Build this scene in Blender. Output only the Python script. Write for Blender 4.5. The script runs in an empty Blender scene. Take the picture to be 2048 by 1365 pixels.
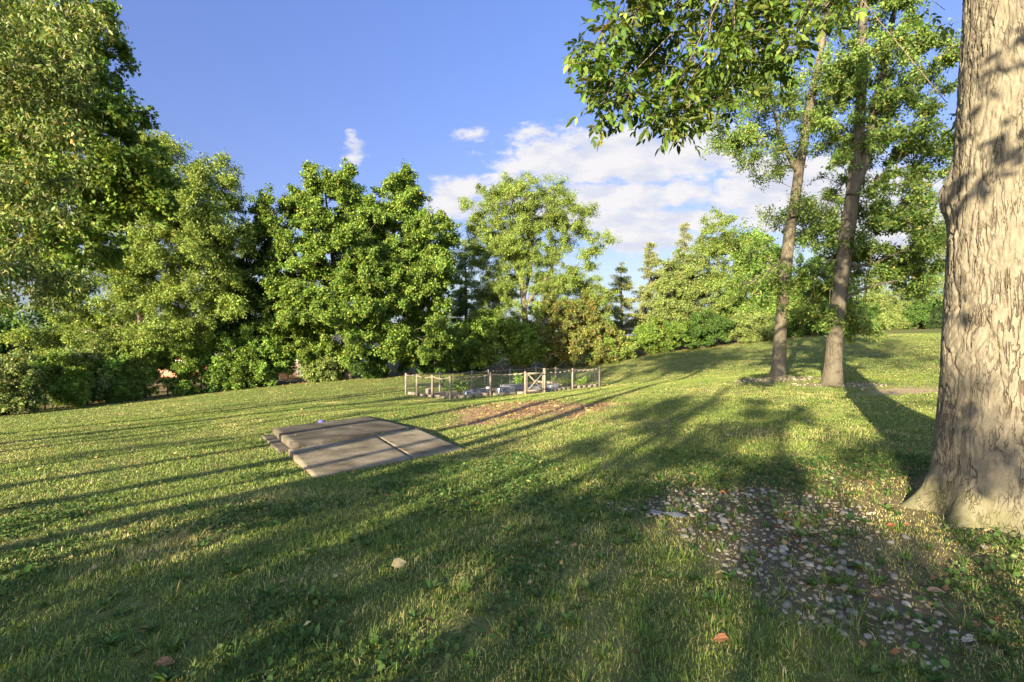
import bpy, math, random
import numpy as np
from mathutils import Vector, Matrix

# ------------------------------------------------------------------ camera, sky, sun, exposure
C = bpy.context.scene.collection
SC = bpy.context.scene
EYE = 1.6
F = 1000.0            # focal length in pixels of the 2048 wide photograph
CX, CY = 1024.0, 682.0
R = math.radians

cam_d = bpy.data.cameras.new("camera")
cam = bpy.data.objects.new("camera", cam_d); C.objects.link(cam)
cam.location = (0, 0, EYE); cam.rotation_euler = (R(90), 0, 0)
cam_d.sensor_width = 36.0; cam_d.lens = 36.0 * F / 2048.0
cam_d.clip_start = 0.05; cam_d.clip_end = 4000
SC.camera = cam

SUN_EL = 14.5
SUN_AZ = 30.0                      # shadows run 30 degrees right of straight ahead
AV = np.array([math.sin(R(SUN_AZ)), math.cos(R(SUN_AZ))])     # way the shadows run
LV = np.array([AV[1], -AV[0]])                                # across the shadows, to the right

sun_d = bpy.data.lights.new("sun", 'SUN'); sun_d.energy = 5.0; sun_d.angle = R(0.5)
sun_d.color = (1.0, 0.85, 0.60)
sun = bpy.data.objects.new("sun", sun_d); C.objects.link(sun)
sdir = Vector((AV[0]*math.cos(R(SUN_EL)), AV[1]*math.cos(R(SUN_EL)), -math.sin(R(SUN_EL))))
sun.rotation_euler = sdir.to_track_quat('-Z', 'Y').to_euler()
sun.location = (-20, -40, 30)

SC.view_settings.view_transform = 'Standard'; SC.view_settings.look = 'None'
SC.view_settings.exposure = 2.35; SC.view_settings.gamma = 1.0
SC.view_settings.use_curve_mapping = False

SC.cycles.max_bounces = 5; SC.cycles.diffuse_bounces = 3; SC.cycles.glossy_bounces = 2
SC.cycles.transmission_bounces = 3; SC.cycles.use_denoising = True
SC.cycles.caustics_reflective = False; SC.cycles.caustics_refractive = False

def build_world():
    w = bpy.data.worlds.new("World"); SC.world = w; w.use_nodes = True
    nt = w.node_tree; nt.nodes.clear(); N = nt.nodes.new; L = nt.links.new
    out = N('ShaderNodeOutputWorld'); bg = N('ShaderNodeBackground'); bg.inputs['Strength'].default_value = 0.05
    sky = N('ShaderNodeTexSky'); sky.sky_type = 'NISHITA'; sky.sun_disc = False
    sky.sun_elevation = R(SUN_EL); sky.sun_rotation = R(180 + SUN_AZ)
    sky.altitude = 200; sky.air_density = 1.0; sky.dust_density = 0.6; sky.ozone_density = 2.0
    tint = N('ShaderNodeMix'); tint.data_type = 'RGBA'; tint.blend_type = 'MULTIPLY'
    tint.inputs[0].default_value = 1.0; L(sky.outputs[0], tint.inputs[6])
    tc = N('ShaderNodeTexCoord'); sep = N('ShaderNodeSeparateXYZ'); L(tc.outputs['Generated'], sep.inputs[0])
    # clear autumn air: deeper blue overhead, paler low down on the side away from the sun
    rp = N('ShaderNodeValToRGB'); L(sep.outputs[2], rp.inputs[0]); e = rp.color_ramp.elements
    e[0].position = .13; e[0].color = (.74, .61, .61, 1); e[1].position = .57; e[1].color = (.97, .93, 1.32, 1)
    k = e.new(.28); k.color = (.80, .715, .96, 1)
    k = e.new(0.0); k.color = (.30, .36, .62, 1)
    side = N('ShaderNodeMapRange'); L(sep.outputs[1], side.inputs[0]); side.inputs[1].default_value = -.35; side.inputs[2].default_value = .25
    tm = N('ShaderNodeMix'); tm.data_type = 'RGBA'; L(side.outputs[0], tm.inputs[0]); tm.inputs[6].default_value = (2.5, 2.35, 2.4, 1); L(rp.outputs[0], tm.inputs[7]); L(tm.outputs[2], tint.inputs[7])  # sky behind the viewer brightened to add fill light in the shade
    def math_(op, a, b=None, clamp=False):
        n = N('ShaderNodeMath'); n.operation = op; n.use_clamp = clamp
        for i, v in enumerate((a, b)):
            if v is None: continue
            if isinstance(v, (int, float)): n.inputs[i].default_value = v
            else: L(v, n.inputs[i])
        return n.outputs[0]
    ymax = math_('MAXIMUM', sep.outputs[1], 0.08)
    tx = math_('DIVIDE', sep.outputs[0], ymax); tz = math_('DIVIDE', sep.outputs[2], ymax)
    p = N('ShaderNodeCombineXYZ'); L(tx, p.inputs[0]); L(tz, p.inputs[2]); P = p.outputs[0]
    # wobble
    def noise(vec, scale, detail, rough, off=(0, 0, 0), sc=(1, 1, 1)):
        m = N('ShaderNodeMapping'); m.inputs['Location'].default_value = off; m.inputs['Scale'].default_value = sc
        L(vec, m.inputs[0]); n = N('ShaderNodeTexNoise'); n.inputs['Scale'].default_value = scale
        n.inputs['Detail'].default_value = detail; n.inputs['Roughness'].default_value = rough
        L(m.outputs[0], n.inputs['Vector']); return n.outputs[0]
    # banks of cloud: centre x, z, half width, half height (tangents of the view directions), strength
    banks = [(.215, .365, .185, .046, 1.0), (.185, .288, .20, .024, 1.0), (.275, .243, .14, .022, 1.0), (.265, .200, .085, .020, .95), (.13, .245, .10, .016, .8),
             (-.105, .285, .05, .034, .62), (.37, .385, .10, .045, .9), (.34, .30, .10, .014, .6), (.60, .30, .22, .06, .9), (-.312, .377, .015, .018, .42),
             (-.318, .408, .008, .008, .33), (.055, .418, .035, .010, .34), (.07, .404, .02, .006, .3), (-.09, .412, .02, .007, .22), (.02, .325, .05, .014, .4), (.85, .22, .2, .05, .8), (-1.1, .3, .2, .05, .7)]
    best = None
    for cx, cz, rx, rz, s in banks:
        m = N('ShaderNodeMapping'); m.inputs['Location'].default_value = (-cx/rx, 0, -cz/rz)
        m.inputs['Scale'].default_value = (1/rx, 1, 1/rz); L(P, m.inputs[0])
        ln = N('ShaderNodeVectorMath'); ln.operation = 'LENGTH'; L(m.outputs[0], ln.inputs[0])
        v = math_('MULTIPLY', math_('SUBTRACT', 1.25, ln.outputs['Value']), s)
        best = v if best is None else math_('MAXIMUM', best, v)
    best = math_('MAXIMUM', math_('MINIMUM', best, .8), -1.0)
    n1 = noise(P, 11.0, 9, .62, sc=(1, 1, 2.2)); n2 = noise(P, 28.0, 6, .6, off=(3, 1, 2), sc=(1, 1, 1.7))
    nn = math_('ADD', math_('MULTIPLY', n1, 0.72), math_('MULTIPLY', n2, .28))
    d = math_('ADD', best, math_('MULTIPLY', math_('SUBTRACT', nn, .44), 3.6))
    mr = N('ShaderNodeMapRange'); mr.interpolation_type = 'SMOOTHSTEP'; L(d, mr.inputs[0])
    mr.inputs[1].default_value = -0.10; mr.inputs[2].default_value = 0.55; mr.inputs[4].default_value = 0.97
    front = N('ShaderNodeMapRange'); L(sep.outputs[1], front.inputs[0]); front.inputs[1].default_value = .1; front.inputs[2].default_value = .3
    fac = math_('MULTIPLY', mr.outputs[0], front.outputs[0])
    # light tops and greyer undersides
    n3 = noise(P, 11.0, 6, .55, off=(-.03, 0, .07), sc=(1, 1, 2.2))
    sh = N('ShaderNodeMapRange'); L(math_('SUBTRACT', n1, n3), sh.inputs[0]); sh.inputs[1].default_value = -.13; sh.inputs[2].default_value = .10
    cc = N('ShaderNodeMix'); cc.data_type = 'RGBA'; L(sh.outputs[0], cc.inputs[0])
    cc.inputs[6].default_value = (2.9, 3.0, 3.45, 1); cc.inputs[7].default_value = (3.75, 3.65, 3.65, 1)
    mix = N('ShaderNodeMix'); mix.data_type = 'RGBA'; L(fac, mix.inputs[0]); L(tint.outputs[2], mix.inputs[6]); L(cc.outputs[2], mix.inputs[7])
    L(mix.outputs[2], bg.inputs['Color']); L(bg.outputs[0], out.inputs[0])
build_world()

# ------------------------------------------------------------------ helpers
def vnoise2(x, y, seed=0):
    x = np.asarray(x, float); y = np.asarray(y, float)
    xi = np.floor(x).astype(np.int64); yi = np.floor(y).astype(np.int64)
    fx = x - xi; fy = y - yi; fx = fx*fx*(3-2*fx); fy = fy*fy*(3-2*fy)
    def h(a, b):
        n = (a*374761393 + b*668265263 + seed*974634721) & 0xffffffff
        n = ((n ^ (n >> 13))*1274126177) & 0xffffffff
        return ((n ^ (n >> 16)) & 0xffff)/65535.0
    return (h(xi, yi)*(1-fx)+h(xi+1, yi)*fx)*(1-fy) + (h(xi, yi+1)*(1-fx)+h(xi+1, yi+1)*fx)*fy
def fbm2(x, y, o=4, seed=0):
    s = 0; a = .5; t = 0
    for i in range(o):
        s = s + a*vnoise2(x*2**i, y*2**i, seed+i*17); t += a; a *= .5
    return s/t
def smooth(a, b, x):
    t = np.clip((np.asarray(x, float)-a)/(b-a), 0, 1); return t*t*(3-2*t)

def link_np(name, V, faces, mat, parent=None, col=None, shade=False):
    """V (n,3); faces: list of int arrays (m,k); one mesh object"""
    me = bpy.data.meshes.new(name)
    V = np.ascontiguousarray(V, dtype=np.float32)
    me.vertices.add(len(V)); me.vertices.foreach_set('co', V.ravel())
    li = np.concatenate([f.ravel() for f in faces]).astype(np.int32)
    tot = np.concatenate([np.full(len(f), f.shape[1]) for f in faces]).astype(np.int32)
    st = np.concatenate([[0], np.cumsum(tot)[:-1]]).astype(np.int32)
    me.loops.add(len(li)); me.loops.foreach_set('vertex_index', li)
    me.polygons.add(len(tot)); me.polygons.foreach_set('loop_start', st)
    if shade: me.polygons.foreach_set('use_smooth', np.ones(len(tot), bool))
    if col is not None:
        a = me.color_attributes.new('Col', 'FLOAT_COLOR', 'POINT')
        c4 = np.ones((len(V), 4), np.float32); c4[:, :3] = col; a.data.foreach_set('color', c4.ravel())
    me.update(calc_edges=True); me.validate()
    o = bpy.data.objects.new(name, me); C.objects.link(o)
    if mat: me.materials.append(mat)
    if parent: o.parent = parent; o.matrix_parent_inverse = parent.matrix_basis.inverted()
    return o
class MB:
    """collects boxes, tubes and prisms of one part"""
    def __init__(s): s.v = []; s.q = []; s.t = []; s.n = 0
    def add(s, V, q=None, t=None):
        V = np.asarray(V, float); s.v.append(V)
        if q is not None and len(q): s.q.append(np.asarray(q)+s.n)
        if t is not None and len(t): s.t.append(np.asarray(t)+s.n)
        s.n += len(V); return s
    def box(s, c, size, rz=0, taper=1.0, bev=0.0, jit=0, rng=None):
        x, y, z = [d/2 for d in size]
        b = min(bev, x*.9, y*.9, z*.9)
        if b <= 0:
            V = np.array([(-x,-y,-z),(x,-y,-z),(x,y,-z),(-x,y,-z),(-x*taper,-y*taper,z),(x*taper,-y*taper,z),(x*taper,y*taper,z),(-x*taper,y*taper,z)])
            q = [(3,2,1,0),(4,5,6,7),(0,1,5,4),(1,2,6,5),(2,3,7,6),(3,0,4,7)]
        else:
            V = []; 
            for (zz, k) in ((-z, b), (-z+b, 0), (z-b, 0), (z, b)):
                V += [(-x+k,-y+k,zz),(x-k,-y+k,zz),(x-k,y-k,zz),(-x+k,y-k,zz)]
            V = np.array(V, float); q = [(3,2,1,0),(12,13,14,15)]
            for l in range(3):
                for i in range(4):
                    j = (i+1) % 4; q.append((l*4+i, l*4+j, l*4+4+j, l*4+4+i))
        if jit: V = V + rng.uniform(-jit, jit, V.shape)
        c_, s_ = math.cos(rz), math.sin(rz)
        V = np.stack([V[:,0]*c_-V[:,1]*s_, V[:,0]*s_+V[:,1]*c_, V[:,2]], 1) + np.asarray(c, float)
        return s.add(V, q)
    def bar(s, a, b, w, h, up=(0,0,1)):
        a = np.asarray(a, float); b = np.asarray(b, float); d = b-a; L = np.linalg.norm(d); d = d/L
        up = np.asarray(up, float); sx = np.cross(d, up); sx /= np.linalg.norm(sx); u = np.cross(sx, d)
        V = [p + sx*i*w/2 + u*j*h/2 for p in (a, b) for (i, j) in ((-1,-1),(1,-1),(1,1),(-1,1))]
        return s.add(V, [(0,1,2,3),(7,6,5,4),(0,4,5,1),(1,5,6,2),(2,6,7,3),(3,7,4,0)])
    def tube(s, pts, rad, n=8):
        V, q = tube_np(np.asarray(pts, float), np.broadcast_to(np.asarray(rad, float), (len(pts),)), n)
        return s.add(V, q)
    def build(s, name, mat, parent=None, shade=False):
        F_ = []
        if s.q: F_.append(np.concatenate(s.q))
        if s.t: F_.append(np.concatenate(s.t))
        return link_np(name, np.concatenate(s.v), F_, mat, parent, shade=shade)
def tube_np(P, rad, n):
    m = len(P); T = np.gradient(P, axis=0); T /= np.linalg.norm(T, axis=1, keepdims=True)+1e-9
    ref = np.array([1., 0, 0]) if abs(T[0][2]) > .7 else np.array([0, 0, 1.])
    U = np.cross(T, ref); U /= np.linalg.norm(U, axis=1, keepdims=True)+1e-9; W = np.cross(T, U)
    a = np.linspace(0, 2*math.pi, n, endpoint=False)
    V = P[:, None, :] + rad[:, None, None]*(np.cos(a)[None, :, None]*U[:, None, :]+np.sin(a)[None, :, None]*W[:, None, :])
    V = V.reshape(-1, 3); i = np.arange(m-1)[:, None]*n; j = np.arange(n)[None, :]; j2 = (j+1) % n
    q = np.stack([i+j, i+j2, i+n+j2, i+n+j], -1).reshape(-1, 4)
    V = np.concatenate([V, P[:1], P[-1:]]); c0 = m*n
    # end caps as degenerate-free fans of quads are not needed: triangles folded in as quads would overlap
    return V[:-2], q
def frusta(A, B, ra, rb, n=5):
    d = B-A; L = np.linalg.norm(d, axis=1, keepdims=True)+1e-9; d = d/L
    ref = np.where(np.abs(d[:, 2:3]) > .8, np.array([[1., 0, 0]]), np.array([[0, 0, 1.]]))
    U = np.cross(d, ref); U /= np.linalg.norm(U, axis=1, keepdims=True)+1e-9; W = np.cross(d, U)
    a = np.linspace(0, 2*math.pi, n, endpoint=False)
    ring = np.cos(a)[None, :, None]*U[:, None, :]+np.sin(a)[None, :, None]*W[:, None, :]
    V = np.concatenate([A[:, None]+ra[:, None, None]*ring, B[:, None]+rb[:, None, None]*ring], 1).reshape(-1, 3)
    e = np.arange(len(A))[:, None]*2*n; j = np.arange(n)[None, :]; j2 = (j+1) % n
    q = np.stack([e+j, e+j2, e+n+j2, e+n+j], -1).reshape(-1, 4)
    return V, q
def tag(o, label=None, cat=None, group=None, kind=None):
    if label: o['label'] = label
    if cat: o['category'] = cat
    if group: o['group'] = group
    if kind: o['kind'] = kind
    return o
def empty(name, loc, rz=0):
    o = bpy.data.objects.new(name, None); C.objects.link(o); o.empty_display_size = .2
    o.location = loc; o.rotation_euler = (0, 0, rz); bpy.context.view_layer.update(); return o
def at(px, py, Y):
    return np.array([(px-CX)/F*Y, Y, EYE-(py-CY)/F*Y])

# ------------------------------------------------------------------ terrain
ctrl = []
def cp(px, py, Y): ctrl.append(at(px, py, Y))
def cw(x, y, z): ctrl.append(np.array([x, y, z], float))
for x, y in ((0,0),(-3,2),(3,2),(0,3.2),(2,4)): cw(x, y, 0.0)
cw(-3,4,-.1); cw(-7,5,-.35); cw(-14,10,-.9)
cw(5,4.9,.06); cw(9,6,.12); cw(4,8,.0)
for x, y, z in ((0,-20,.1),(-25,-20,-.6),(25,-20,.5),(-25,0,-1.1),(25,5,.7),(0,-60,.1),(-60,-40,-.8),(60,-40,1)): cw(x,y,z)
cp(628,959,7.05); cp(928,899,9.5); cp(575,911,9.3); cp(735,836,14.9); cp(530,872,12.6)
cp(900,842,14.5); cp(1215,815,15.0); cp(1040,805,18.0)
for px, py, Y in ((811.8,789,28.2),(834,793,26.6),(864.5,796,26.0),(900.4,799,25),(981,791.5,26.0),(1050,788,26.2),(1089,785.5,26.6),(1145,777.6,29),(1199,773,30.5),(1072,763,38)): cp(px,py,Y)
TL = [(-200,858,22.5),(0,832,27),(150,813,31),(300,797,35),(450,781,37),(600,767,39),(720,757,40),(860,750,42),(950,746,45),(1060,740,46),(1200,725,46),(1280,712,47),
      (1400,697,48),(1500,686,48),(1600,674,50),(1700,664,52),(1800,661,53),(1880,659,54),(2100,655,56)]
for t in TL: cp(*t)
cp(1556,756,20); cp(1664,768,18); cp(1790,785,16)
for x, y, z in ((-45,45,-2.6),(-20,60,-2.2),(0,65,-1.3),(20,65,1.0),(38,70,3.3),(60,60,3.6),(-60,20,-2.2),(50,30,2.2)): cw(x,y,z)
ctrl = np.array(ctrl)
def _tps_fit(P, lam=0.02):
    n = len(P); d = np.linalg.norm(P[:, None, :2]-P[None, :, :2], axis=2)
    K = np.where(d > 0, d*d*np.log(d+1e-9), 0)+lam*np.eye(n)*10
    Q = np.c_[np.ones(n), P[:, :2]]
    A = np.zeros((n+3, n+3)); A[:n, :n] = K; A[:n, n:] = Q; A[n:, :n] = Q.T
    return np.linalg.solve(A, np.r_[P[:, 2], 0, 0, 0])
TPS = _tps_fit(ctrl)
def ground_z(x, y):
    x = np.asarray(x, float); y = np.asarray(y, float); sh = x.shape; x = x.ravel(); y = y.ravel()
    z = np.zeros(len(x)); n = len(ctrl)
    for s in range(0, len(x), 40000):
        xs = x[s:s+40000, None]; ys = y[s:s+40000, None]
        d2 = (xs-ctrl[None, :, 0])**2+(ys-ctrl[None, :, 1])**2
        z[s:s+40000] = (.5*d2*np.log(d2+1e-12)) @ TPS[:n] + TPS[n]+TPS[n+1]*xs[:, 0]+TPS[n+2]*ys[:, 0]
    r = np.hypot(x, y-10); w = smooth(48, 85, r)
    zf = -2.0+5.0*smooth(-5, 40, x)*smooth(10, 45, y)+1.8*smooth(20, -20, y)
    z = np.clip(z, -3, 5)*(1-w)+zf*w
    z = z + .05*(fbm2(x*.35, y*.35, 3, 5)-.5)+.02*(fbm2(x*2.1, y*2.1, 2, 9)-.5)
    return z.reshape(sh)
def gz(x, y): return float(ground_z(np.array([x]), np.array([y]))[0])
def on(px, Y):
    x = (px-CX)/F*Y; return np.array([x, Y, gz(x, Y)])

# areas of the lawn (plan masks), all in metres
def ell(x, y, cx, cy, a, b, rot=0):
    c, s = math.cos(rot), math.sin(rot); u = ((x-cx)*c+(y-cy)*s)/a; v = (-(x-cx)*s+(y-cy)*c)/b
    return np.sqrt(u*u+v*v)
def m_dirt(x, y):        # bare clay rectangle behind the slab
    n = (fbm2(x*.9, y*.9, 4, 31)-.5)*1.1
    return smooth(1.12, .72, ell(x, y, .35, 15.6, 2.9, 2.3, .2)+n)
def m_stone(x, y):       # stony strip by the big trunk
    n = (fbm2(x*1.1, y*1.1, 4, 41)-.5)*1.3
    return np.maximum(smooth(1.1, .6, ell(x, y, 2.5, 4.7, 1.12, .66, -.12)+n), smooth(1.1, .5, ell(x, y, 2.05, 3.5, .62, 1.25, .15)+n))
def m_base(x, y):        # trodden, dry strip round the big trunk
    n = (fbm2(x*.8, y*.8, 4, 51)-.5)*.9
    return smooth(1.15, .55, ell(x, y, 3.6, 4.6, 2.6, 1.9, .2)+n)
def m_ring(x, y):        # stones round the middle trees
    n = (fbm2(x*.8, y*.8, 3, 61)-.5)*.8
    a = ell(x, y, 10.55, 19.7, 2.6, 1.1, -.1); b = ell(x, y, 11.7, 17.8, 1.9, .8, -.1)
    return smooth(1.1, .6, np.minimum(a, b)+n)
def m_bare(x, y):
    n = (fbm2(x*1.1, y*1.1, 4, 71)-.5)*1.5
    return smooth(1.1, .55, ell(x, y, 12.6, 16.2, 1.9, .9, .1)+n)
TLP = np.array([at(*t)[:2] for t in TL])
def beyond(x, y):        # signed metres behind the edge of the wood
    az = np.arctan2(x, np.maximum(y, .1)); ta = np.arctan2(TLP[:, 0], TLP[:, 1]); tr = np.hypot(TLP[:, 0], TLP[:, 1])
    return np.hypot(x, y)-np.interp(az, ta, tr)
GARDEN = None
def m_wood(x, y):
    return smooth(-1.6, 1.6, beyond(x, y)+(fbm2(x*.5, y*.5, 3, 81)-.5)*3.0)

# ------------------------------------------------------------------ materials
def mat(name, base=(.5,.5,.5), rough=.7, spec=.3, metal=0.0):
    m = bpy.data.materials.new(name); m.use_nodes = True
    b = m.node_tree.nodes['Principled BSDF']; b.inputs['Base Color'].default_value = (*base, 1)
    b.inputs['Roughness'].default_value = rough; b.inputs['Specular IOR Level'].default_value = spec
    b.inputs['Metallic'].default_value = metal
    return m
def nodes(m):
    nt = m.node_tree; return nt, nt.nodes.new, nt.links.new, nt.nodes['Principled BSDF']
def tri(m, scale, cols, detail=6, rough=.6, stretch=(1,1,1), bump=0.0, bscale=None, dist=.02, vec='Object', stops=(.3,.5,.7)):
    """three-colour noise over the surface with bump"""
    nt, N, L, b = nodes(m)
    tc = N('ShaderNodeTexCoord'); mp = N('ShaderNodeMapping'); mp.inputs['Scale'].default_value = stretch; L(tc.outputs[vec], mp.inputs[0])
    n = N('ShaderNodeTexNoise'); n.inputs['Scale'].default_value = scale; n.inputs['Detail'].default_value = detail; n.inputs['Roughness'].default_value = rough
    L(mp.outputs[0], n.inputs['Vector']); r = N('ShaderNodeValToRGB'); e = r.color_ramp.elements
    e[0].position = stops[0]; e[0].color = (*cols[0], 1); e[1].position = stops[2]; e[1].color = (*cols[2], 1)
    k = e.new(stops[1]); k.color = (*cols[1], 1); L(n.outputs[0], r.inputs[0]); L(r.outputs[0], b.inputs['Base Color'])
    if bump:
        n2 = N('ShaderNodeTexNoise'); n2.inputs['Scale'].default_value = bscale or scale*3; n2.inputs['Detail'].default_value = 8
        L(mp.outputs[0], n2.inputs['Vector']); bp = N('ShaderNodeBump'); bp.inputs['Strength'].default_value = bump; bp.inputs['Distance'].default_value = dist
        L(n2.outputs[0], bp.inputs['Height']); L(bp.outputs[0], b.inputs['Normal'])
    return m
def leaf_mat(name, trans=.32, rough=.5, spec=.25, ttint=(1.25, 1.1, .55)):
    m = bpy.data.materials.new(name); m.use_nodes = True; nt, N, L, b = nodes(m)
    a = N('ShaderNodeAttribute'); a.attribute_name = 'Col'; L(a.outputs['Color'], b.inputs['Base Color'])
    b.inputs['Roughness'].default_value = rough; b.inputs['Specular IOR Level'].default_value = spec
    t = N('ShaderNodeBsdfTranslucent'); mu = N('ShaderNodeMix'); mu.data_type = 'RGBA'; mu.blend_type = 'MULTIPLY'; mu.inputs[0].default_value = 1
    L(a.outputs['Color'], mu.inputs[6]); mu.inputs[7].default_value = (*ttint, 1); L(mu.outputs[2], t.inputs['Color'])
    mx = N('ShaderNodeMixShader'); mx.inputs[0].default_value = trans; L(b.outputs[0], mx.inputs[1]); L(t.outputs[0], mx.inputs[2])
    L(mx.outputs[0], nt.nodes['Material Output'].inputs['Surface']); return m
def bark_mat(name, dark, mid, light, scale=6.0, bump=.8, dist=.03, moss=None):
    m = bpy.data.materials.new(name); m.use_nodes = True; nt, N, L, b = nodes(m)
    b.inputs['Roughness'].default_value = .9; b.inputs['Specular IOR Level'].default_value = .15
    tc = N('ShaderNodeTexCoord'); mp = N('ShaderNodeMapping'); mp.inputs['Scale'].default_value = (1, 1, .22); L(tc.outputs['Object'], mp.inputs[0])
    wob = N('ShaderNodeTexNoise'); wob.inputs['Scale'].default_value = scale*.8; wob.inputs['Detail'].default_value = 4; L(mp.outputs[0], wob.inputs['Vector'])
    ad = N('ShaderNodeMix'); ad.data_type = 'VECTOR'; ad.inputs[0].default_value = .12; L(mp.outputs[0], ad.inputs[4]); L(wob.outputs['Color'], ad.inputs[5])
    v = N('ShaderNodeTexVoronoi'); v.feature = 'DISTANCE_TO_EDGE'; v.inputs['Scale'].default_value = scale; L(ad.outputs[1], v.inputs['Vector'])
    n = N('ShaderNodeTexNoise'); n.inputs['Scale'].default_value = scale*3; n.inputs['Detail'].default_value = 9; n.inputs['Roughness'].default_value = .65; L(mp.outputs[0], n.inputs['Vector'])
    n4 = N('ShaderNodeTexNoise'); n4.inputs['Scale'].default_value = 1.7; n4.inputs['Detail'].default_value = 5; L(tc.outputs['Object'], n4.inputs['Vector'])
    r = N('ShaderNodeValToRGB'); e = r.color_ramp.elements; e[0].position = .25; e[0].color = (*mid, 1); e[1].position = .72; e[1].color = (*light, 1)
    L(n.outputs[0], r.inputs[0])
    cr = N('ShaderNodeMapRange'); L(v.outputs['Distance'], cr.inputs[0]); cr.inputs[1].default_value = .0; cr.inputs[2].default_value = .09
    mx = N('ShaderNodeMix'); mx.data_type = 'RGBA'; L(cr.outputs[0], mx.inputs[0]); mx.inputs[6].default_value = (*dark, 1); L(r.outputs[0], mx.inputs[7])
    m2 = N('ShaderNodeMix'); m2.data_type = 'RGBA'; m2.blend_type = 'MULTIPLY'; m2.inputs[0].default_value = 1; L(mx.outputs[2], m2.inputs[6])
    r4 = N('ShaderNodeValToRGB'); e = r4.color_ramp.elements; e[0].position = .3; e[0].color = (.75, .72, .68, 1); e[1].position = .65; e[1].color = (1.05, 1.03, 1.0, 1)
    L(n4.outputs[0], r4.inputs[0]); L(r4.outputs[0], m2.inputs[7]); last = m2.outputs[2]
    if moss:
        sp = N('ShaderNodeSeparateXYZ'); L(tc.outputs['Object'], sp.inputs[0]); nm = N('ShaderNodeTexNoise'); nm.inputs['Scale'].default_value = 3; nm.inputs['Detail'].default_value = 7
        L(tc.outputs['Object'], nm.inputs['Vector']); mr = N('ShaderNodeMapRange'); L(sp.outputs[2], mr.inputs[0]); mr.inputs[1].default_value = .9; mr.inputs[2].default_value = .0
        mu = N('ShaderNodeMath'); mu.operation = 'MULTIPLY'; L(nm.outputs[0], mu.inputs[0]); L(mr.outputs[0], mu.inputs[1])
        m3 = N('ShaderNodeMapRange'); L(mu.outputs[0], m3.inputs[0]); m3.inputs[1].default_value = .22; m3.inputs[2].default_value = .5; m3.inputs[4].default_value = .75
        mm = N('ShaderNodeMix'); mm.data_type = 'RGBA'; L(m3.outputs[0], mm.inputs[0]); L(last, mm.inputs[6]); mm.inputs[7].default_value = (*moss, 1); last = mm.outputs[2]
    L(last, b.inputs['Base Color'])
    h = N('ShaderNodeMath'); h.operation = 'MULTIPLY_ADD'; L(n.outputs[0], h.inputs[0]); h.inputs[1].default_value = .45; L(cr.outputs[0], h.inputs[2])
    bp = N('ShaderNodeBump'); bp.inputs['Strength'].default_value = bump; bp.inputs['Distance'].default_value = dist; L(h.outputs[0], bp.inputs['Height']); L(bp.outputs[0], b.inputs['Normal'])
    return m

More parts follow.
